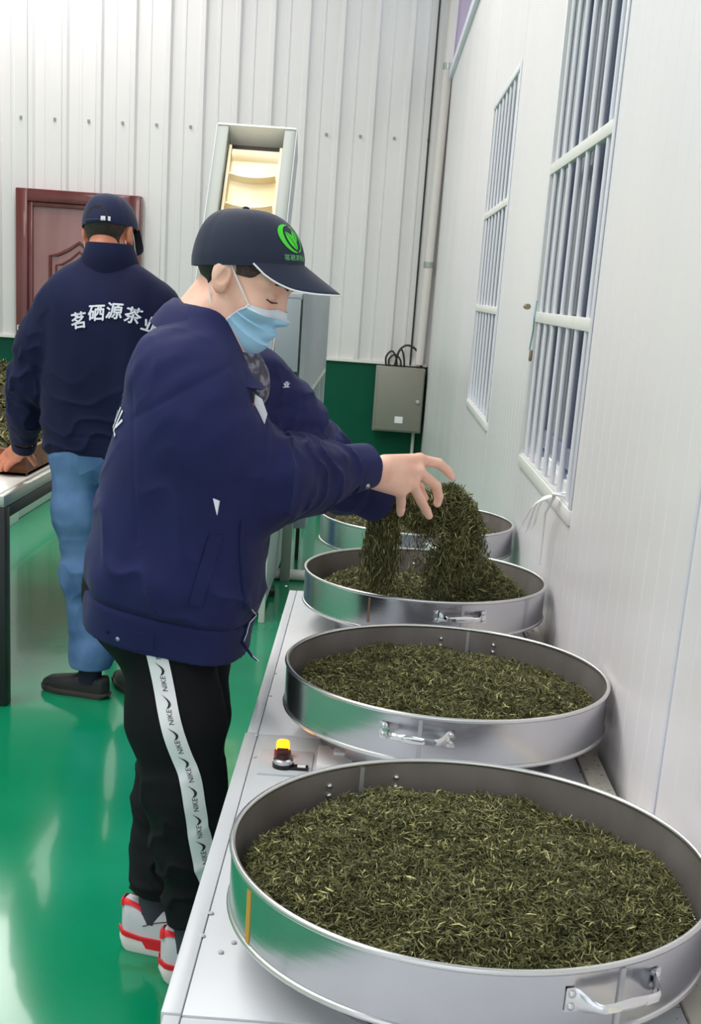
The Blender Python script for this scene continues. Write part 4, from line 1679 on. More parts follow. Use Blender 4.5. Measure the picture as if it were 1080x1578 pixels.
# =================================================================== worker at the pans
def build_worker():
    man = thing('person', (-.40, 2.57, 0), 'man in navy work jacket, dark cap and blue face mask lifting tea over a pan', 'person')
    yaw, pitch = math.radians(-17), math.radians(24.5)
    HR = rot(yaw, pitch)
    ear = A(340, 425, 2.497)
    HO = ear - HR @ np.array((-.012, -.080, -.006))

    def hm(q):
        return np.asarray(q) @ HR.T + HO

    def hmi(P):
        return (P - HO) @ HR
    # right hand over the tea
    w = A(586, 724, 2.795)
    mcp = [A(646, 708, 2.885), A(645, 727, 2.865), A(635, 746, 2.85), A(617, 757, 2.835)]
    pip = [A(676, 714, 2.915), A(672, 749, 2.895), A(649, 772, 2.875), A(618, 774, 2.85)]
    tip = [A(696, 735, 2.93), A(674, 776, 2.905), A(661, 795, 2.89), A(617, 791, 2.862)]
    th = [A(604, 718, 2.845), A(628, 734, 2.905), A(646, 752, 2.935), A(655, 768, 2.945)]
    HRt = hand_list(w, mcp, pip, tip, th, 1.0)
    # left hand behind the bunch
    w2 = A(566, 764, 3.00)
    m2 = [A(604, 764, 3.15), A(607, 774, 3.14), A(606, 784, 3.13), A(600, 792, 3.115)]
    p2_ = [A(632, 768, 3.17), A(636, 780, 3.16), A(634, 790, 3.15), A(624, 797, 3.135)]
    t2 = [A(652, 762, 3.18), A(656, 775, 3.17), A(652, 785, 3.16), A(640, 792, 3.145)]
    th2 = [A(582, 754, 3.05), A(602, 748, 3.09), A(618, 748, 3.11), A(632, 750, 3.12)]
    HLt = hand_list(w2, m2, p2_, t2, th2, 1.0)
    shR, elR = A(262, 590, 2.44), A(408, 741, 2.53)
    shL, elL = A(385, 600, 2.72), A(468, 702, 2.83)
    hipR, knR, anR = A(255, 960, 2.47), A(284, 1215, 2.455), A(297, 1412, 2.475)
    hipL, knL, anL = A(276, 960, 2.67), A(262, 1222, 2.64), A(241, 1388, 2.605)
    neck0 = hm(np.array([[-.030, 0, -.07]]))[0]
    neck1 = np.array((-.352, 2.575, 1.375))
    chest = np.array((-.36, 2.575, 1.20))
    pel = np.array((-.39, 2.57, .86))

    def body(P):
        d = head_sdf(hmi(P))
        d = smin(d, rcone(P, neck0, neck1, .056, .064), .03)
        d = smin(d, rcone(P, neck1, chest, .075, .115), .06)
        d = smin(d, rcone(P, chest, pel, .115, .11), .05)
        for s, e, wr_, H in ((shR, elR, w, HRt), (shL, elL, w2, HLt)):
            d = smin(d, chain(P, [neck1 + (s - neck1) * .4, s, e, wr_], [.05, .045, .038, .0265], .02), .02)
            near = np.linalg.norm(P - wr_, axis=1) < .26
            if near.any():
                dh = hand_sdf(P[near], H)
                d[near] = smin(d[near], dh, .012)
        for h_, k_, a_ in ((hipR, knR, anR), (hipL, knL, anL)):
            d = smin(d, chain(P, [h_, k_, a_ + np.array((0, 0, -.03))], [.075, .05, .034], .03), .03)
        return d
    b = sdf_obj('body', body, (-.62, 2.25, .05), (.30, 3.20, 1.66), .0031, M['skin'], man)
    for t_, p_, o_ in ((tip[0], pip[0], (.3, -.4, .9)), (tip[1], pip[1], (.9, -.35, .2)), (tip[2], pip[2], (.6, -.6, .4)), (tip[3], pip[3], (.3, -.95, .1))):
        nail(b, t_ - (t_ - p_) * .12, p_, o_, M['nail'])
    # brows and lashes
    for sg in (-1, 1):
        for nm, pts, r in (('eyebrow', [(.094, .012, .024), (.092, .028, .030), (.080, .047, .027)], [.0022, .0034, .0016]),
                           ('eyelash', [(.0895, .017, -.0070), (.0905, .032, -.0088), (.080, .050, -.0050)], [.0010, .0017, .0011])):
            ps = np.array(catmull([(x, sg * y, z) for x, y, z in pts], 4))
            for _ in range(12):
                dd = head_sdf(ps)
                ps[:, 0] -= (dd - .0004)
            bm = bmesh.new()
            add_tube(bm, [Vector(p) for p in hm(ps)], list(np.interp(np.linspace(0, 2, len(ps)), [0, 1, 2], r)), 6)
            bm_obj(nm, bm, M['hair'], b, smooth=True)
    hair_obj(hmi, hm, HO - .17, HO + .17, man, M['hair'], .0026)
    hair_obj(hmi, hm, HO - .17, HO + .17, man, M['stubble'], .0026, 'sideburn', True)
    cap, crown, chm = cap_parts(hm, man, M['cap'], man, logo=True)
    mask_parts(hm, man)
    # emblem on the cap front: a leaf in a ring with small lettering below
    cb_ = bvh_of(crown)

    def on_cap(u, v):
        # u to the wearer's left, v up, centred on the front panel
        o = np.array([[.25, -.022 + u, .084 + v], [.20, -.022 + u, .082 + v]])
        o = chm(o)
        d_ = (o[1] - o[0]) / np.linalg.norm(o[1] - o[0])
        p = press(cb_, o[0], d_, .0016, .4)
        return p

    def emblem(name, polys, m):
        V, F = [], []
        for pg in polys:
            a = len(V)
            V += [on_cap(u, v) for u, v in pg]
            F.append(tuple(range(a, a + len(pg))))
        return mesh_obj(name, V, F, m, cap)
    R0 = .026
    cres = []
    tl = np.linspace(PI * .42, PI * 1.55, 18)
    seg = []
    for t0_, t1_ in zip(tl, tl[1:]):
        f0 = math.sin(PI * (t0_ - tl[0]) / (tl[-1] - tl[0])) * .0075 + .0012
        f1 = math.sin(PI * (t1_ - tl[0]) / (tl[-1] - tl[0])) * .0075 + .0012
        seg.append([((R0) * math.cos(t0_), R0 * math.sin(t0_)), ((R0) * math.cos(t1_), R0 * math.sin(t1_)), ((R0 - f1) * math.cos(t1_), (R0 - f1) * math.sin(t1_)), ((R0 - f0) * math.cos(t0_), (R0 - f0) * math.sin(t0_))])
    tl = np.linspace(-PI * .40, PI * .36, 14)
    for t0_, t1_ in zip(tl, tl[1:]):
        seg.append([((R0) * math.cos(t0_), R0 * math.sin(t0_)), ((R0) * math.cos(t1_), R0 * math.sin(t1_)), ((R0 - .003) * math.cos(t1_), (R0 - .003) * math.sin(t1_)), ((R0 - .003) * math.cos(t0_), (R0 - .003) * math.sin(t0_))])
    emblem('emblem_ring', seg, M['leaf_green'])
    lf = []
    for sg, c0, ln, wd, an in ((1, (-.003, -.004), .036, .0095, 1.95), (1, (.008, .004), .028, .006, 1.2)):
        n = 9
        up_ = [(-ln / 2 + ln * i / n, wd * math.sin(PI * i / n) ** .8) for i in range(n + 1)]
        for i in range(n):
            for s_ in (-1, 1):
                q = [(up_[i][0], .0007 * s_), (up_[i + 1][0], .0007 * s_), (up_[i + 1][0], s_ * max(.0007, up_[i + 1][1])), (up_[i][0], s_ * max(.0007, up_[i][1]))]
                lf.append([(c0[0] + x * math.cos(an) - y * math.sin(an), c0[1] + x * math.sin(an) + y * math.cos(an)) for x, y in q])
    emblem('emblem_leaf', lf, M['leaf_green'])
    tv, tf = text_geo('茗硒源茶业', .0115, .0003)
    V = [on_cap(u, v - .036) for u, v in tv]
    mesh_obj('cap_lettering', V, tf, M['pale_green'], cap)

    # ---------------- jacket
    T = smooth_st([(.70, -.392, 2.575, .170, .200), (.78, -.392, 2.575, .178, .212), (.86, -.386, 2.575, .186, .222), (.98, -.378, 2.575, .182, .222), (1.10, -.372, 2.575, .172, .215),
                   (1.22, -.360, 2.575, .148, .212), (1.30, -.350, 2.575, .121, .198), (1.36, -.346, 2.575, .096, .160), (1.41, -.344, 2.575, .076, .112), (1.455, -.345, 2.575, .060, .075)])
    seam = (shR, elR, w)
    aR = [shR + np.array((.0, .02, .01)), A(315, 672, 2.46), elR, A(472, 735, 2.625), A(531, 724, 2.72)]
    rR = [.086, .089, .088, .069, .056]
    aL = [shL, A(432, 652, 2.77), elL, A(520, 738, 2.91), A(553, 757, 2.95)]
    rL = [.094, .088, .080, .064, .056]
    endR = (aR[4] - aR[3]) / np.linalg.norm(aR[4] - aR[3])
    endL = (aL[4] - aL[3]) / np.linalg.norm(aL[4] - aL[3])
    hemn = np.array((.18, 0, 1.0))

    def sleeve(P, pts, rad, seed):
        d = chain(P, pts, rad, .05)
        t, dist = chain_t(P, pts)
        L1 = np.linalg.norm(pts[1] - pts[0]) + np.linalg.norm(pts[2] - pts[1])
        ph = snoise(P, seed, 4.0)
        el = np.exp(-((t - L1) / .10) ** 2)
        fr = np.clip((t - L1) / .2, 0, 1)
        inner = .55 + .45 * np.sin(P[:, 0] * 3 + P[:, 2] * 9 + seed)
        folds = (1 - np.abs(np.sin(t * 36 + 2.4 * ph))) ** 1.5
        d = d - (.0105 * el + .0065 * fr + .003) * folds * inner - .004 * snoise(P * np.array((1, 1, 1.6)), seed + 3, 5)
        return d

    def hemz(P):
        return .772 - .18 * (P[:, 0] + .39)

    def coat(P):
        d = loft(P, T)
        z = P[:, 2]
        # torso creases: slanting pulls from the armpit, soft rolls above the band
        q = P @ np.array([[.5, .2, .85], [0, 1, 0], [-.85, 0, .5]]).T
        d = d - .0065 * (1 - np.abs(np.sin(q[:, 0] * 21 + 2.2 * snoise(P, 31, 2.2)))) ** 2 * np.clip((1.22 - z) / .2, 0, 1) * np.clip((z - .78) / .1, .15, 1)
        d = d - .0065 * snoise(P * np.array((1, 1, .6)), 33, 2.6)
        zh = z - hemz(P)
        d = d - .007 * np.exp(-((zh - .135) / .045) ** 2) * (.8 + .5 * snoise(P, 35, 5))
        d = d + .0050 * np.exp(-((zh - .082) / .006) ** 2)
        # yoke seam and side seam
        d = d + .0022 * np.exp(-((P[:, 0] + .445 + .08 * (z - 1.2)) / .004) ** 2) * (z > 1.0) * (P[:, 1] < 2.55) * (P[:, 0] < -.40)
        sR = sleeve(P, aR, rR, 41)
        sL = sleeve(P, aL, rL, 47)
        sR = np.maximum(sR, (P - aR[4]) @ endR)
        sL = np.maximum(sL, (P - aL[4]) @ endL)
        # armhole seam
        t, _ = chain_t(P, aR)
        sR = sR + .004 * np.exp(-((t - .035) / .006) ** 2)
        d = smin(d, sR, .050)
        d = smin(d, sL, .050)
        # neck opening
        nk = rcone(P, hm(np.array([[-.02, 0, -.06]]))[0] + np.array((0, 0, .06)), np.array((-.335, 2.575, 1.30)), .080, .060)
        vv = rcone(P, np.array((-.25, 2.582, 1.40)), np.array((-.185, 2.585, 1.17)), .058, .016)
        d = smax(d, -nk, .012)
        d = smax(d, -vv, .012)
        return d

    def inner(P):
        return loft(P, T) + .014

    def jacket(P):
        d = coat(P)
        z = P[:, 2] - hemz(P)
        d = np.maximum(d, .080 - z)
        return d

    def band(P):
        d = coat(P) + .001
        z = P[:, 2] - hemz(P)
        d = np.maximum(np.maximum(d, -z), z - .0815)
        return np.maximum(d, -np.maximum(d + .014, z - .05))
    jk = sdf_obj('jacket', jacket, (-.68, 2.22, .78), (.14, 3.14, 1.50), .0040, M['navy'], man)
    bd = sdf_obj('waistband', band, (-.66, 2.30, .68), (-.12, 2.86, .95), .0040, M['navy'], jk)
    jb = bvh_of(jk, bd)
    # cuffs
    for pts, nm in ((aR, 'R'), (aL, 'L')):
        e = (pts[4] - pts[3]) / np.linalg.norm(pts[4] - pts[3])
        c0 = pts[4] - e * .004
        ring = []
        bm = bmesh.new()
        fr = Vector(e)
        u = fr.orthogonal().normalized()
        v = fr.cross(u)
        rows = []
        for s_, r_ in ((0, .0570), (.012, .0560), (.072, .0525), (.076, .051), (.074, .0485), (.0, .050)):
            rows.append([bm.verts.new(Vector(c0) + fr * s_ + (u * math.cos(2 * PI * k2 / 40) * .94 + v * math.sin(2 * PI * k2 / 40)) * (r_ + .0012 * math.sin(k2 * .9))) for k2 in range(40)])
        for a_, b_ in zip(rows, rows[1:] + rows[:1]):
            for k2 in range(40):
                bm.faces.new((a_[k2], a_[(k2 + 1) % 40], b_[(k2 + 1) % 40], b_[k2]))
        cf = bm_obj('cuff', bm, M['navy'], jk, smooth=True)
        if nm == 'R':
            cbv = bvh_of(cf)
            # tab with its snap on the camera-side face of the cuff
            g = [(549, 700), (584, 697), (586, 748), (570, 772), (553, 752)]
            p = press(cbv, A(566, 748, 2.722) + np.array((0, -.2, 0)), (0, 1, 0), .001, .5)
            bm = bmesh.new()
            bmesh.ops.create_uvsphere(bm, u_segments=14, v_segments=8, radius=.0062, matrix=Matrix.Translation(p) @ Matrix.Scale(.6, 4, (0, 1, 0)))
            bm_obj('snap_button', bm, M['snap'], cf, smooth=True)
            gv, gf = [], []
            for (px, py) in g:
                q = A(px, py, 2.728) + np.array((0, -.2, 0))
                gv.append(press(cbv, q, (0, 1, 0), .0026, .5))
            cen = sum(gv, Vector()) / len(gv)
            cen = press(cbv, Vector((cen.x, 2.52, cen.z)), (0, 1, 0), .0032, .5)
            gv2 = gv + [cen]
            gf = [(i, (i + 1) % 5, 5) for i in range(5)]
            mesh_obj('cuff_tab', gv2, gf, M['navy'], cf)
    # snaps on the band
    for (px, py) in ((181, 986), (163, 976)):
        p = press(jb, A(px, py, 2.365) + np.array((0, -.2, 0)), (0, 1, 0), .0005, .6)
        bm = bmesh.new()
        bmesh.ops.create_uvsphere(bm, u_segments=12, v_segments=8, radius=.0058 if px > 170 else .004, matrix=Matrix.Translation(p) @ Matrix.Scale(.6, 4, (0, 1, 0)))
        bm_obj('snap_button', bm, M['snap'] if px > 170 else M['navy2'], bd, smooth=True)

    def patch(name, poly, Y, m, par, lift=.003, n=10, d=(0, 1, 0)):
        """quad patch draped on the jacket: poly = 4 photo corners at depth Y"""
        a, b_, c_, e_ = (A(x, y, Y) + np.array((0, -.2, 0)) for x, y in poly)
        V, F = [], []
        for lf_ in (lift, -.002):
            for i in range(n + 1):
                for j in range(4):
                    s, t = i / n, j / 3
                    q = (a * (1 - t) + b_ * t) * (1 - s) + (e_ * (1 - t) + c_ * t) * s
                    V.append(press(jb, q, d, lf_, .6))
        h_ = (n + 1) * 4
        for i in range(n):
            for j in range(3):
                k2 = i * 4 + j
                F.append((k2, k2 + 1, k2 + 5, k2 + 4))
        rim_ = [i * 4 for i in range(n + 1)] + [n * 4 + j for j in (1, 2, 3)] + [i * 4 + 3 for i in range(n - 1, -1, -1)] + [2, 1]
        for k2 in range(len(rim_)):
            a_, b2 = rim_[k2], rim_[(k2 + 1) % len(rim_)]
            F.append((a_, b2, b2 + h_, a_ + h_))
        return mesh_obj(name, V, F, m, par, smooth=True, auto=.6)
    patch('pocket_welt', [(322, 824), (342, 828), (311, 936), (291, 931)], 2.36, M['navy'], jk, .0035)
    patch('band_tab', [(170, 968), (238, 976), (236, 1004), (168, 995)], 2.37, M['navy'], bd, .0028)
    # white lining corner under the arm, front edge with its zip
    bm = bmesh.new()
    vs = [bm.verts.new(v) for v in (A(328, 768, 2.345), A(338, 772, 2.345), A(334, 794, 2.34), A(329, 768, 2.352), A(339, 772, 2.352), A(335, 794, 2.347))]
    for f_ in ((0, 1, 2), (5, 4, 3), (0, 3, 4, 1), (1, 4, 5, 2), (2, 5, 3, 0)):
        bm.faces.new([vs[q] for q in f_])
    bm_obj('pocket_lining', bm, M['white_cloth'], jk)
    ze = [A(376, 800, 2.43), A(374, 840, 2.43), A(377, 905, 2.43), A(385, 950, 2.43), A(385, 985, 2.43), A(381, 1003, 2.43), A(396, 1016, 2.43)]
    zp = [press(jb, Vector(p) + Vector((0, -.2, 0)), (0, 1, 0), .004, .5) for p in catmull(ze[:6], 5)] + [Vector(A(388, 1011, 2.43)), Vector(A(396, 1018, 2.43))]
    bm = bmesh.new()
    add_tube(bm, zp, [.0045] * (len(zp) - 2) + [.003, .002], 6)
    bm_obj('front_edge', bm, M['navy'], jk, smooth=True)
    bm = bmesh.new()
    add_tube(bm, [p + Vector((.004, -.003, 0)) for p in zp[14:]], .0012, 5)
    bm_obj('edge_piping', bm, M['white_cloth'], jk, smooth=True)
    # collar: a turned-down band round the neck
    half = [((-.392, 2.575, 1.462), (-.440, 2.575, 1.405)),
            ((-.380, 2.530, 1.455), (-.420, 2.500, 1.400)),
            ((-.345, 2.505, 1.437), (-.375, 2.455, 1.378)),
            ((-.305, 2.503, 1.405), (-.330, 2.440, 1.345)),
            ((-.270, 2.512, 1.365), (-.290, 2.445, 1.318)),
            ((-.242, 2.525, 1.325), (-.255, 2.455, 1.302)),
            ((-.222, 2.535, 1.300), (-.222, 2.475, 1.298))]
    full = [((x, 5.15 - y, z), (X_, 5.15 - Y_, Z_)) for (x, y, z), (X_, Y_, Z_) in half[:0:-1]] + half
    tops = catmull([f_[0] for f_ in full], 4)
    bots = catmull([f_[1] for f_ in full], 4)
    V, F = [], []
    prof_ = ((0.0, 0.0), (.12, .012), (.4, .017), (.75, .017), (1.0, .015))
    n = len(tops)
    for off in (0.0, -.005):
        for a_, b_ in zip(tops, bots):
            out = np.array((a_[0] + .33, a_[1] - 2.575, .05))
            out /= np.linalg.norm(out)
            for s, l_ in prof_:
                V.append(a_ * (1 - s) + b_ * s + out * (l_ + off))
    np5 = len(prof_)
    h_ = n * np5
    for i in range(n - 1):
        for j in range(np5 - 1):
            k2 = i * np5 + j
            F += [(k2, k2 + 1, k2 + np5 + 1, k2 + np5), (h_ + k2, h_ + k2 + np5, h_ + k2 + np5 + 1, h_ + k2 + 1)]
        k2 = i * np5
        F += [(k2, k2 + np5, h_ + k2 + np5, h_ + k2), (k2 + np5 - 1, h_ + k2 + np5 - 1, h_ + k2 + 2 * np5 - 1, k2 + 2 * np5 - 1)]
    for i in (0, n - 1):
        for j in range(np5 - 1):
            k2 = i * np5 + j
            F.append((k2, k2 + 1, h_ + k2 + 1, h_ + k2))
    bm = bmesh.new()
    vs = [bm.verts.new(v) for v in V]
    for f_ in F:
        bm.faces.new([vs[q] for q in f_])
    bm_obj('collar', bm, M['navy'], jk, smooth=True)
    # what shows in the open neck: mottled shirt and a white flap
    def shirt(P):
        d = rcone(P, np.array((-.318, 2.575, 1.385)), np.array((-.275, 2.58, 1.30)), .068, .070)
        return d + .003 * snoise(P, 77, 9)
    sdf_obj('shirt', shirt, (-.42, 2.45, 1.10), (-.14, 2.70, 1.47), .005, M['grey_knit'], man)
    fl = [(391, 606), (404, 615), (412, 638), (406, 660), (397, 676), (389, 650)]
    bm = bmesh.new()
    f0 = [bm.verts.new(A(x, y, 2.455)) for x, y in fl]
    f1 = [bm.verts.new(A(x, y, 2.462)) for x, y in fl]
    bm.faces.new(f0)
    bm.faces.new(f1[::-1])
    for i in range(6):
        bm.faces.new((f0[i], f0[(i + 1) % 6], f1[(i + 1) % 6], f1[i]))
    bm_obj('white_flap', bm, M['white_cloth'], man)
    tube('zip_pull', [A(389, 622, 2.448), A(388, 644, 2.448)], .0035, M['zip_red'], jk, 6)
    tube('zip', [A(391, 604, 2.452), A(388, 640, 2.452), A(388, 690, 2.452)], .0028, M['ink'], jk, 6)
    # lettering across his back, its last sign turns round the side
    for i, ch in enumerate('茗硒源茶业'):
        u0 = (i - 2) * .066
        v0 = 1.262 - .010 * (i - 2) ** 2
        tv, tf = text_geo(ch, .056, .0010)
        an = (i - 2) * -.16
        V = []
        for x, y in tv:
            x2, y2 = x * math.cos(an) - y * math.sin(an), x * math.sin(an) + y * math.cos(an)
            V.append(press(jb, (-.80, 2.575 - (u0 + x2), v0 + y2), (1, 0, 0), .0040, .6))
        mesh_obj('back_lettering', V, tf, M['letter'], jk)
    tv, tf = text_geo('业', .013, .0004)
    V = [press(jb, A(429 + 0, 606, 2.45) + np.array((x, 0, y)), (.0, 1, 0), .0016, .6) for x, y in tv]
    mesh_obj('sleeve_mark', V, tf, M['letter'], jk)

    # ---------------- track pants
    rl = [A(255, 930, 2.50), A(271, 1105, 2.465), A(284, 1215, 2.455), A(288, 1300, 2.46), A(297, 1395, 2.475), A(298, 1415, 2.475)]
    rr = [.092, .096, .082, .066, .052, .044]
    ll = [A(278, 930, 2.665), A(284, 1100, 2.66), A(262, 1218, 2.64), A(252, 1290, 2.625), A(244, 1352, 2.605), A(242, 1372, 2.605)]
    lr = [.118, .096, .074, .064, .056, .048]

    def leg(P, pts, rad, seed):
        d = chain(P, pts, rad, .04)
        t, _ = chain_t(P, pts)
        low = np.clip((.62 - P[:, 2]) / .3, 0, 1)
        ph = snoise(P, seed, 3.0)
        d = d - (.0085 * low + .0015) * (1 - np.abs(np.sin(t * 30 + 2.2 * ph + .9 * np.sin(P[:, 0] * 20)))) ** 1.6 - .003 * snoise(P, seed + 1, 4)
        e = pts[-1] - pts[-2]
        e /= np.linalg.norm(e)
        return np.maximum(d, (P - pts[-1]) @ e)

    def pants(P):
        d = smin(leg(P, rl, rr, 51), leg(P, ll, lr, 57), .03)
        d = smin(d, ell(P, (-.412, 2.575, .86), (.168, .190, .17)), .05)
        return np.maximum(d, P[:, 2] - .90)
    pt = sdf_obj('trousers', pants, (-.62, 2.28, .06), (-.10, 2.86, .92), .0042, M['black_cloth'], man)
    pb = bvh_of(pt)
    # white stripe down the outer side of the near leg
    cl = [(222, 985), (226, 1012), (237, 1060), (255, 1130), (272, 1185), (285, 1222), (293, 1270), (297, 1312), (304, 1360), (312, 1400)]
    cw = catmull([A(x, y, 2.30) for x, y in cl], 14)
    nC_, nA = len(cw), 7
    grid = np.zeros((nC_, nA, 3))
    tang = np.gradient(np.array(cw), axis=0)
    tang /= np.linalg.norm(tang, axis=1, keepdims=True)
    WD = .021
    for i in range(nC_):
        side = np.cross(tang[i], (0, 1, 0))
        side /= np.linalg.norm(side)
        for j in range(nA):
            grid[i, j] = press(pb, cw[i] + side * WD * (2 * j / (nA - 1) - 1), (0, 1, 0), .0022, .5)
    # a taped ribbon does not follow every little crease
    for _ in range(2):
        grid[1:-1] = (grid[:-2] + 2 * grid[1:-1] + grid[2:]) / 4
    grid[:, :, 1] -= .002
    F = []
    for i in range(nC_ - 1):
        for j in range(nA - 1):
            k2 = i * nA + j
            F.append((k2, k2 + 1, k2 + nA + 1, k2 + nA))
    mesh_obj('side_stripe', grid.reshape(-1, 3), F, M['stripe'], pt, smooth=True)
    arc = np.concatenate([[0], np.cumsum(np.linalg.norm(np.diff(np.array(cw), axis=0), axis=1))])

    def on_stripe(s, a):
        """s metres down the stripe, a metres across"""
        fi = np.interp(s, arc, np.arange(nC_))
        fj = (a / WD + 1) / 2 * (nA - 1)
        i, j = int(min(max(fi, 0), nC_ - 1.001)), int(min(max(fj, 0), nA - 1.001))
        u, v = fi - i, fj - j
        p = (grid[i, j] * (1 - u) + grid[i + 1, j] * u) * (1 - v) + (grid[i, j + 1] * (1 - u) + grid[i + 1, j + 1] * u) * v
        return p - np.array((0, .0012, 0))
    sgn = 1.0 if np.cross(tang[5], (0, 1, 0))[0] > 0 else -1.0     # +a is to the right in the photo
    tv, tf = text_geo('NIKE', .0145, .0, .22)
    sw_top = [(-.0235, .0055), (-.0195, .0020), (-.013, -.0005), (-.006, -.0015), (.004, .0008), (.016, .0062), (.029, .0125)]
    sw_bot = [(-.0235, .0055), (-.0240, .0005), (-.020, -.0045), (-.013, -.0075), (-.005, -.0072), (.006, -.0028), (.029, .0125)]
    V, F = [], []
    s0 = .052
    while s0 < arc[-1] - .025:
        # the words read upwards along the leg, the tick sits above each word
        a0 = len(V)
        for x, y in tv:
            V.append(on_stripe(s0 - x, sgn * (.003 - y)))
        F += [tuple(a0 + q for q in f_) for f_ in tf]
        a0 = len(V)
        for (x, y), (x2, y2) in zip(sw_top, sw_bot):
            V.append(on_stripe(s0 - .032 - x * .56, sgn * (.003 - y) * .8))
            V.append(on_stripe(s0 - .032 - x2 * .56, sgn * (.003 - y2) * .8))
        for i in range(len(sw_top) - 1):
            F.append((a0 + 2 * i, a0 + 2 * i + 1, a0 + 2 * i + 3, a0 + 2 * i + 2))
        s0 += .066
    mesh_obj('stripe_print', V, F, M['ink'], pt)
    # ---------------- socks and shoes
    for a_, nm in ((anR, 'R'), (anL, 'L')):
        bm = bmesh.new()
        add_tube(bm, [Vector(a_ + np.array((0, 0, .05))), Vector(a_ + np.array((.002, 0, -.02))), Vector(a_ + np.array((.006, 0, -.075)))], [.041, .043, .046], 18)
        bm_obj('sock', bm, M['sock'], man, smooth=True)
    mt = {'upper': M['shoe'], 'sole': M['sole']}
    hR, hL = at(243, 1490, 2.47), at(190, 1440, 2.63)
    shoe(man, (anR[0] - .068, anR[1], 0), math.radians(4), mt)
    shoe(man, (anL[0] - .078, anL[1] + .006, 0), math.radians(-9), mt)
    settle(man)
    return man


build_worker()


# =================================================================== man in jeans, seen from behind
def build_helper():
    D0 = 4.38
    man = thing('person', (-.95, D0, 0), 'man in navy jacket and blue jeans seen from behind, leaning on a wooden tray', 'person')
    HR = rot(math.radians(77), math.radians(24), math.radians(-5))
    HO = A(168, 362, D0 + .03)

    def hm(q):
        return np.asarray(q) @ HR.T + HO

    def hmi(P):
        return (P - HO) @ HR
    neck0 = hm(np.array([[-.030, 0, -.07]]))[0]
    neck1 = A(168, 420, D0 + .015)
    chest = A(166, 520, D0)
    pel = A(166, 690, D0 + .02)
    shL, elL, wL = A(88, 476, D0), A(46, 590, D0 + .03), A(36, 684, D0 + .17)
    shR, elR, wR = A(244, 476, D0), A(268, 570, D0 + .10), A(240, 640, D0 + .33)
    hipL, knL, anL = A(122, 735, D0), A(132, 885, D0 - .0), A(140, 1030, D0 - .02)
    hipR, knR, anR = A(208, 735, D0), A(212, 885, D0 + .02), A(214, 1025, D0 + .02)
    m1 = [A(12, 698, 4.66), A(16, 701, 4.64), A(21, 704, 4.62), A(27, 706, 4.605)]
    p1_ = [A(-4, 706, 4.68), A(0, 711, 4.655), A(6, 714, 4.635), A(14, 716, 4.62)]
    t1_ = [A(-10, 716, 4.67), A(-5, 721, 4.65), A(1, 724, 4.63), A(9, 724, 4.615)]
    th1 = [A(38, 694, 4.585), A(46, 702, 4.60), A(50, 708, 4.60), A(54, 716, 4.60)]
    H1 = hand_list(wL, m1, p1_, t1_, th1, 1.0)
    m2 = [wR + np.array(v) for v in ((-.03, .08, -.01), (-.01, .085, -.015), (.01, .085, -.02), (.028, .08, -.025))]
    p2_ = [v + np.array((-.005, .035, -.02)) for v in m2]
    t2_ = [v + np.array((-.005, .015, -.04)) for v in p2_]
    th2 = [wR + np.array(v) for v in ((-.02, .02, 0), (-.045, .045, -.01), (-.055, .065, -.02), (-.058, .085, -.03))]
    H2 = hand_list(wR, m2, p2_, t2_, th2, 1.0)

    def body(P):
        d = head_sdf(hmi(P))
        d = smin(d, rcone(P, neck0, neck1, .052, .054), .02)
        d = smin(d, rcone(P, neck1, chest, .054, .10), .03)
        d = smin(d, rcone(P, chest, pel, .10, .10), .05)
        for s, e, w_, H in ((shL, elL, wL, H1), (shR, elR, wR, H2)):
            d = smin(d, chain(P, [neck1 + (s - neck1) * .4, s, e, w_], [.05, .045, .038, .027], .02), .02)
            near = np.linalg.norm(P - w_, axis=1) < .26
            if near.any():
                d[near] = smin(d[near], hand_sdf(P[near], H), .012)
        for h_, k_, a_ in ((hipL, knL, anL), (hipR, knR, anR)):
            d = smin(d, chain(P, [h_, k_, a_ + np.array((0, 0, -.02))], [.075, .05, .036], .03), .03)
        return d
    b = sdf_obj('body', body, (-1.46, 4.05, .04), (-.50, 5.0, 1.80), .0046, M['skin2'], man)
    nail(b, t1_[0] * 0 + th1[3] - (th1[3] - th1[2]) * .12, th1[2], (.7, -.6, .3), M['nail'], 1.1)
    hair_obj(hmi, hm, HO - .17, HO + .17, man, M['hair2'], .0036)
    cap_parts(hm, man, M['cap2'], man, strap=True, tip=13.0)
    mask_parts(hm, man)
    cx, cy = chest[0], D0
    zs = [(705, .118, .205), (680, .128, .216), (620, .135, .222), (560, .140, .222), (505, .138, .222), (470, .128, .222), (446, .112, .218), (430, .096, .198), (417, .080, .158), (404, .064, .104), (392, .056, .075)]
    T = smooth_st([(A(166, y, D0)[2], A(166 - (2 if y > 600 else 0), y, D0)[0], D0, a_, b_) for y, a_, b_ in zs])
    aL = [shL, A(60, 530, D0 + .01), elL, A(40, 640, D0 + .08), A(37, 680, D0 + .15)]
    rL = [.078, .072, .066, .056, .046]
    aR = [shR, A(262, 520, D0 + .04), elR, A(255, 610, D0 + .2), wR]
    rR = [.078, .072, .064, .056, .050]
    eL = (aL[4] - aL[3]) / np.linalg.norm(aL[4] - aL[3])
    eR = (aR[4] - aR[3]) / np.linalg.norm(aR[4] - aR[3])
    hem = T[0][0] + .004

    def sleeve(P, pts, rad, seed):
        d = chain(P, pts, rad, .05)
        t, _ = chain_t(P, pts)
        L1 = np.linalg.norm(pts[1] - pts[0]) + np.linalg.norm(pts[2] - pts[1])
        el = np.exp(-((t - L1) / .12) ** 2)
        f_ = (1 - np.abs(np.sin(t * 34 + 2.2 * snoise(P, seed, 4)))) ** 1.5
        return d - (.008 * el + .003) * f_ - .003 * snoise(P, seed + 2, 5)

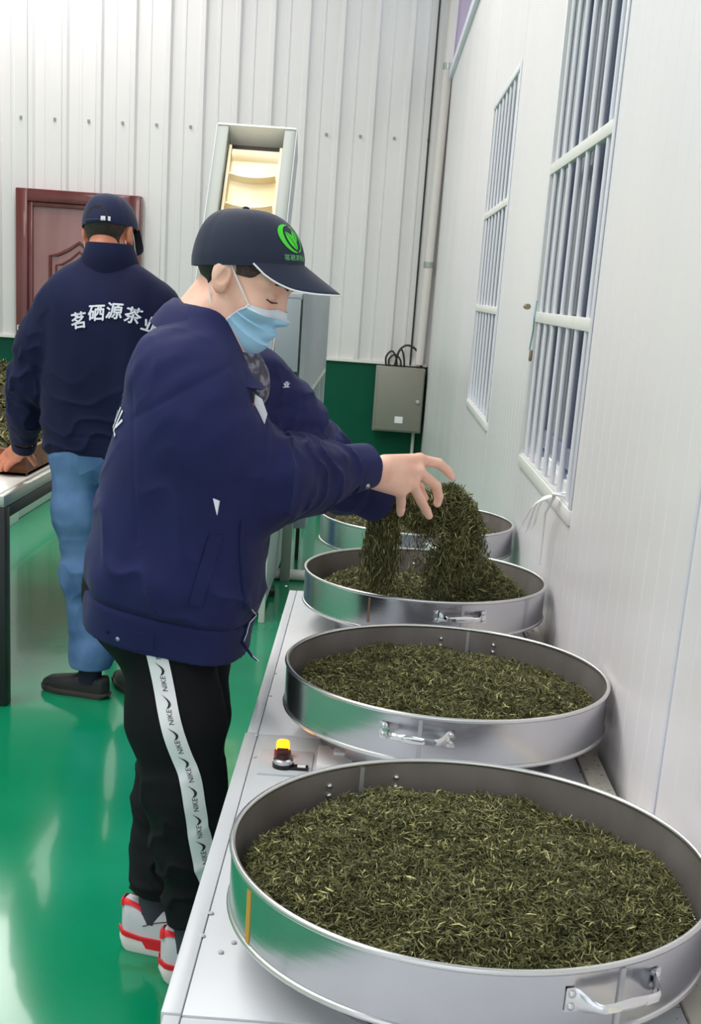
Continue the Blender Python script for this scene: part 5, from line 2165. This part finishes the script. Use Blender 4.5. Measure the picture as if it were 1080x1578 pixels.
    def jacket(P):
        d = loft(P, T, PI / 2)
        z = P[:, 2]
        u = P[:, 0] - cx
        d = d - .006 * (1 - np.abs(np.sin((z + .25 * np.abs(u)) * 30 + 2.2 * snoise(P, 61, 2.2)))) ** 2 * np.clip((hem + .36 - z) / .2, 0, 1)
        d = d - .0045 * snoise(P, 63, 2.6)
        sl = np.maximum(sleeve(P, aL, rL, 65), (P - aL[4]) @ eL)
        sr = np.maximum(sleeve(P, aR, rR, 67), (P - aR[4]) @ eR)
        t, _ = chain_t(P, aL)
        d = smin(d, sl, .022)
        d = smin(d, sr, .022)
        d = d + .002 * np.exp(-((z - hem - .075) / .005) ** 2)
        nk = rcone(P, neck0 + np.array((0, 0.01, .06)), neck1 + np.array((0, .035, -.02)), .068, .05)
        d = smax(d, -nk, .012)
        return np.maximum(d, hem - z)
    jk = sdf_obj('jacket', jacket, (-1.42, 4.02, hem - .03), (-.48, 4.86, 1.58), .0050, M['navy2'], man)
    jb = bvh_of(jk)
    # stand collar
    cc = A(169, 397, D0 - .006)
    bm = bmesh.new()
    rows = []
    for dz, ra, rb, dy in ((-.075, .110, .088, .012), (-.030, .098, .092, .006), (.012, .083, .088, .008), (.028, .077, .085, .010), (.024, .072, .080, .010), (-.04, .088, .083, .008)):
        row = []
        for k2 in range(48):
            t = 2 * PI * k2 / 48
            front = max(0, math.sin(t))
            row.append(bm.verts.new(Vector(cc) + Vector((ra * math.cos(t), rb * math.sin(t) + dy, dz + .018 - .05 * front))))
        rows.append(row)
    for a_, b_ in zip(rows, rows[1:]):
        for k2 in range(48):
            bm.faces.new((a_[k2], a_[(k2 + 1) % 48], b_[(k2 + 1) % 48], b_[k2]))
    bm_obj('collar', bm, M['navy2'], jk, smooth=True)
    for pts, e in ((aL, eL), (aR, eR)):
        bm = bmesh.new()
        fr = Vector(e)
        u = fr.orthogonal().normalized()
        v = fr.cross(u)
        rows = []
        for s_, r_ in ((-.006, .0475), (.010, .0460), (.034, .0425), (.036, .040), (.034, .036), (-.004, .040)):
            rows.append([bm.verts.new(Vector(pts[4]) + fr * s_ + (u * math.cos(2 * PI * k2 / 32) + v * math.sin(2 * PI * k2 / 32)) * r_) for k2 in range(32)])
        for a_, b_ in zip(rows, rows[1:] + rows[:1]):
            for k2 in range(32):
                bm.faces.new((a_[k2], a_[(k2 + 1) % 32], b_[(k2 + 1) % 32], b_[k2]))
        bm_obj('cuff', bm, M['navy2'], jk, smooth=True)
    for ch, (px, py), an in zip('茗硒源茶业', ((119, 496), (146, 484), (173, 481), (201, 488), (227, 503)), (.22, .10, .0, -.16, -.26)):
        tv, tf = text_geo(ch, .056, .0013, .12)
        c0 = A(px, py, 4.0)
        V = []
        for x, y in tv:
            x2, y2 = x * math.cos(an) - y * math.sin(an), x * math.sin(an) + y * math.cos(an)
            p0 = A(px, py, D0 - .15) + np.array((x2, -.2, y2))
            V.append(press(jb, p0, (0, 1, 0), .0048, .6))
        mesh_obj('back_lettering', V, tf, M['letter'], jk)
    bm = bmesh.new()
    p = press(jb, Vector(A(36, 505, D0)) + Vector((-.15, -.02, 0)), (1, .1, 0), .001, .4)
    add_box(bm, p.x - .002, p.x + .002, p.y - .012, p.y + .012, p.z - .008, p.z + .008, .001)
    bm_obj('sleeve_mark', bm, M['letter'], jk)

    lp = [A(120, 690, D0), A(124, 790, D0), A(130, 885, D0 - .005), A(139, 1012, D0 - .02), A(139.5, 1026, D0 - .02)]
    lr = [.100, .092, .075, .066, .064]
    rp = [A(210, 690, D0), A(208, 790, D0), A(212, 885, D0 + .02), A(214, 1006, D0 + .02), A(214, 1020, D0 + .02)]

    def leg(P, pts, rad, seed):
        d = chain(P, pts, rad, .05)
        t, _ = chain_t(P, pts)
        z = P[:, 2]
        f_ = (1 - np.abs(np.sin(t * 26 + 2.4 * snoise(P, seed, 2.6) + P[:, 0] * 14))) ** 1.8
        w_ = .25 + np.exp(-((z - .47) / .12) ** 2) + np.clip((.25 - z) / .15, 0, 1) + np.clip((z - .72) / .1, 0, .8)
        d = d - .0036 * w_ * f_ - .003 * snoise(P, seed + 1, 4)
        return np.maximum(d, pts[-1][2] - z)

    def jeans(P):
        d = smin(leg(P, lp, lr, 81), leg(P, rp, lr, 85), .03)
        d = smin(d, ell(P, (A(166, 700, D0)[0], D0 - .012, .90), (.185, .106, .12)), .05)
        return np.maximum(d, P[:, 2] - .93)
    jn = sdf_obj('jeans', jeans, (-1.28, 4.15, .04), (-.55, 4.62, .96), .0050, M['denim'], man)
    nb_ = bvh_of(jn)
    # back pocket
    pk = [(104, 712), (150, 716), (150, 748), (126, 762), (103, 744)]
    pv_ = [press(nb_, A(x, y, 4.1), (0, 1, 0), .004, .5) for x, y in pk]
    cen = press(nb_, A(127, 734, 4.1), (0, 1, 0), .005, .5)
    back = [p + Vector((0, .012, 0)) for p in pv_]
    F = [(i, (i + 1) % 5, 5) for i in range(5)] + [(i, (i + 1) % 5, 6 + (i + 1) % 5, 6 + i) for i in range(5)]
    mesh_obj('back_pocket', pv_ + [cen] + back, F, M['denim'], jn)
    mt = {'upper': M['shoe_black'], 'sole': M['sole_dark']}
    for a_, yw in ((anL, 162), (anR, 120)):
        bm = bmesh.new()
        add_tube(bm, [Vector(a_ + np.array((0, 0, .04))), Vector(a_ + np.array((-.004, 0, -.05)))], [.042, .044], 16)
        bm_obj('sock', bm, mat('navy_sock', (28, 30, 52), .8), man, smooth=True)
        dr = np.array((math.cos(math.radians(yw)), math.sin(math.radians(yw)), 0))
        hp = a_ - dr * .075
        shoe(man, (hp[0], hp[1], 0), math.radians(yw), mt, .272, False)
    settle(man)
    return man


build_helper()
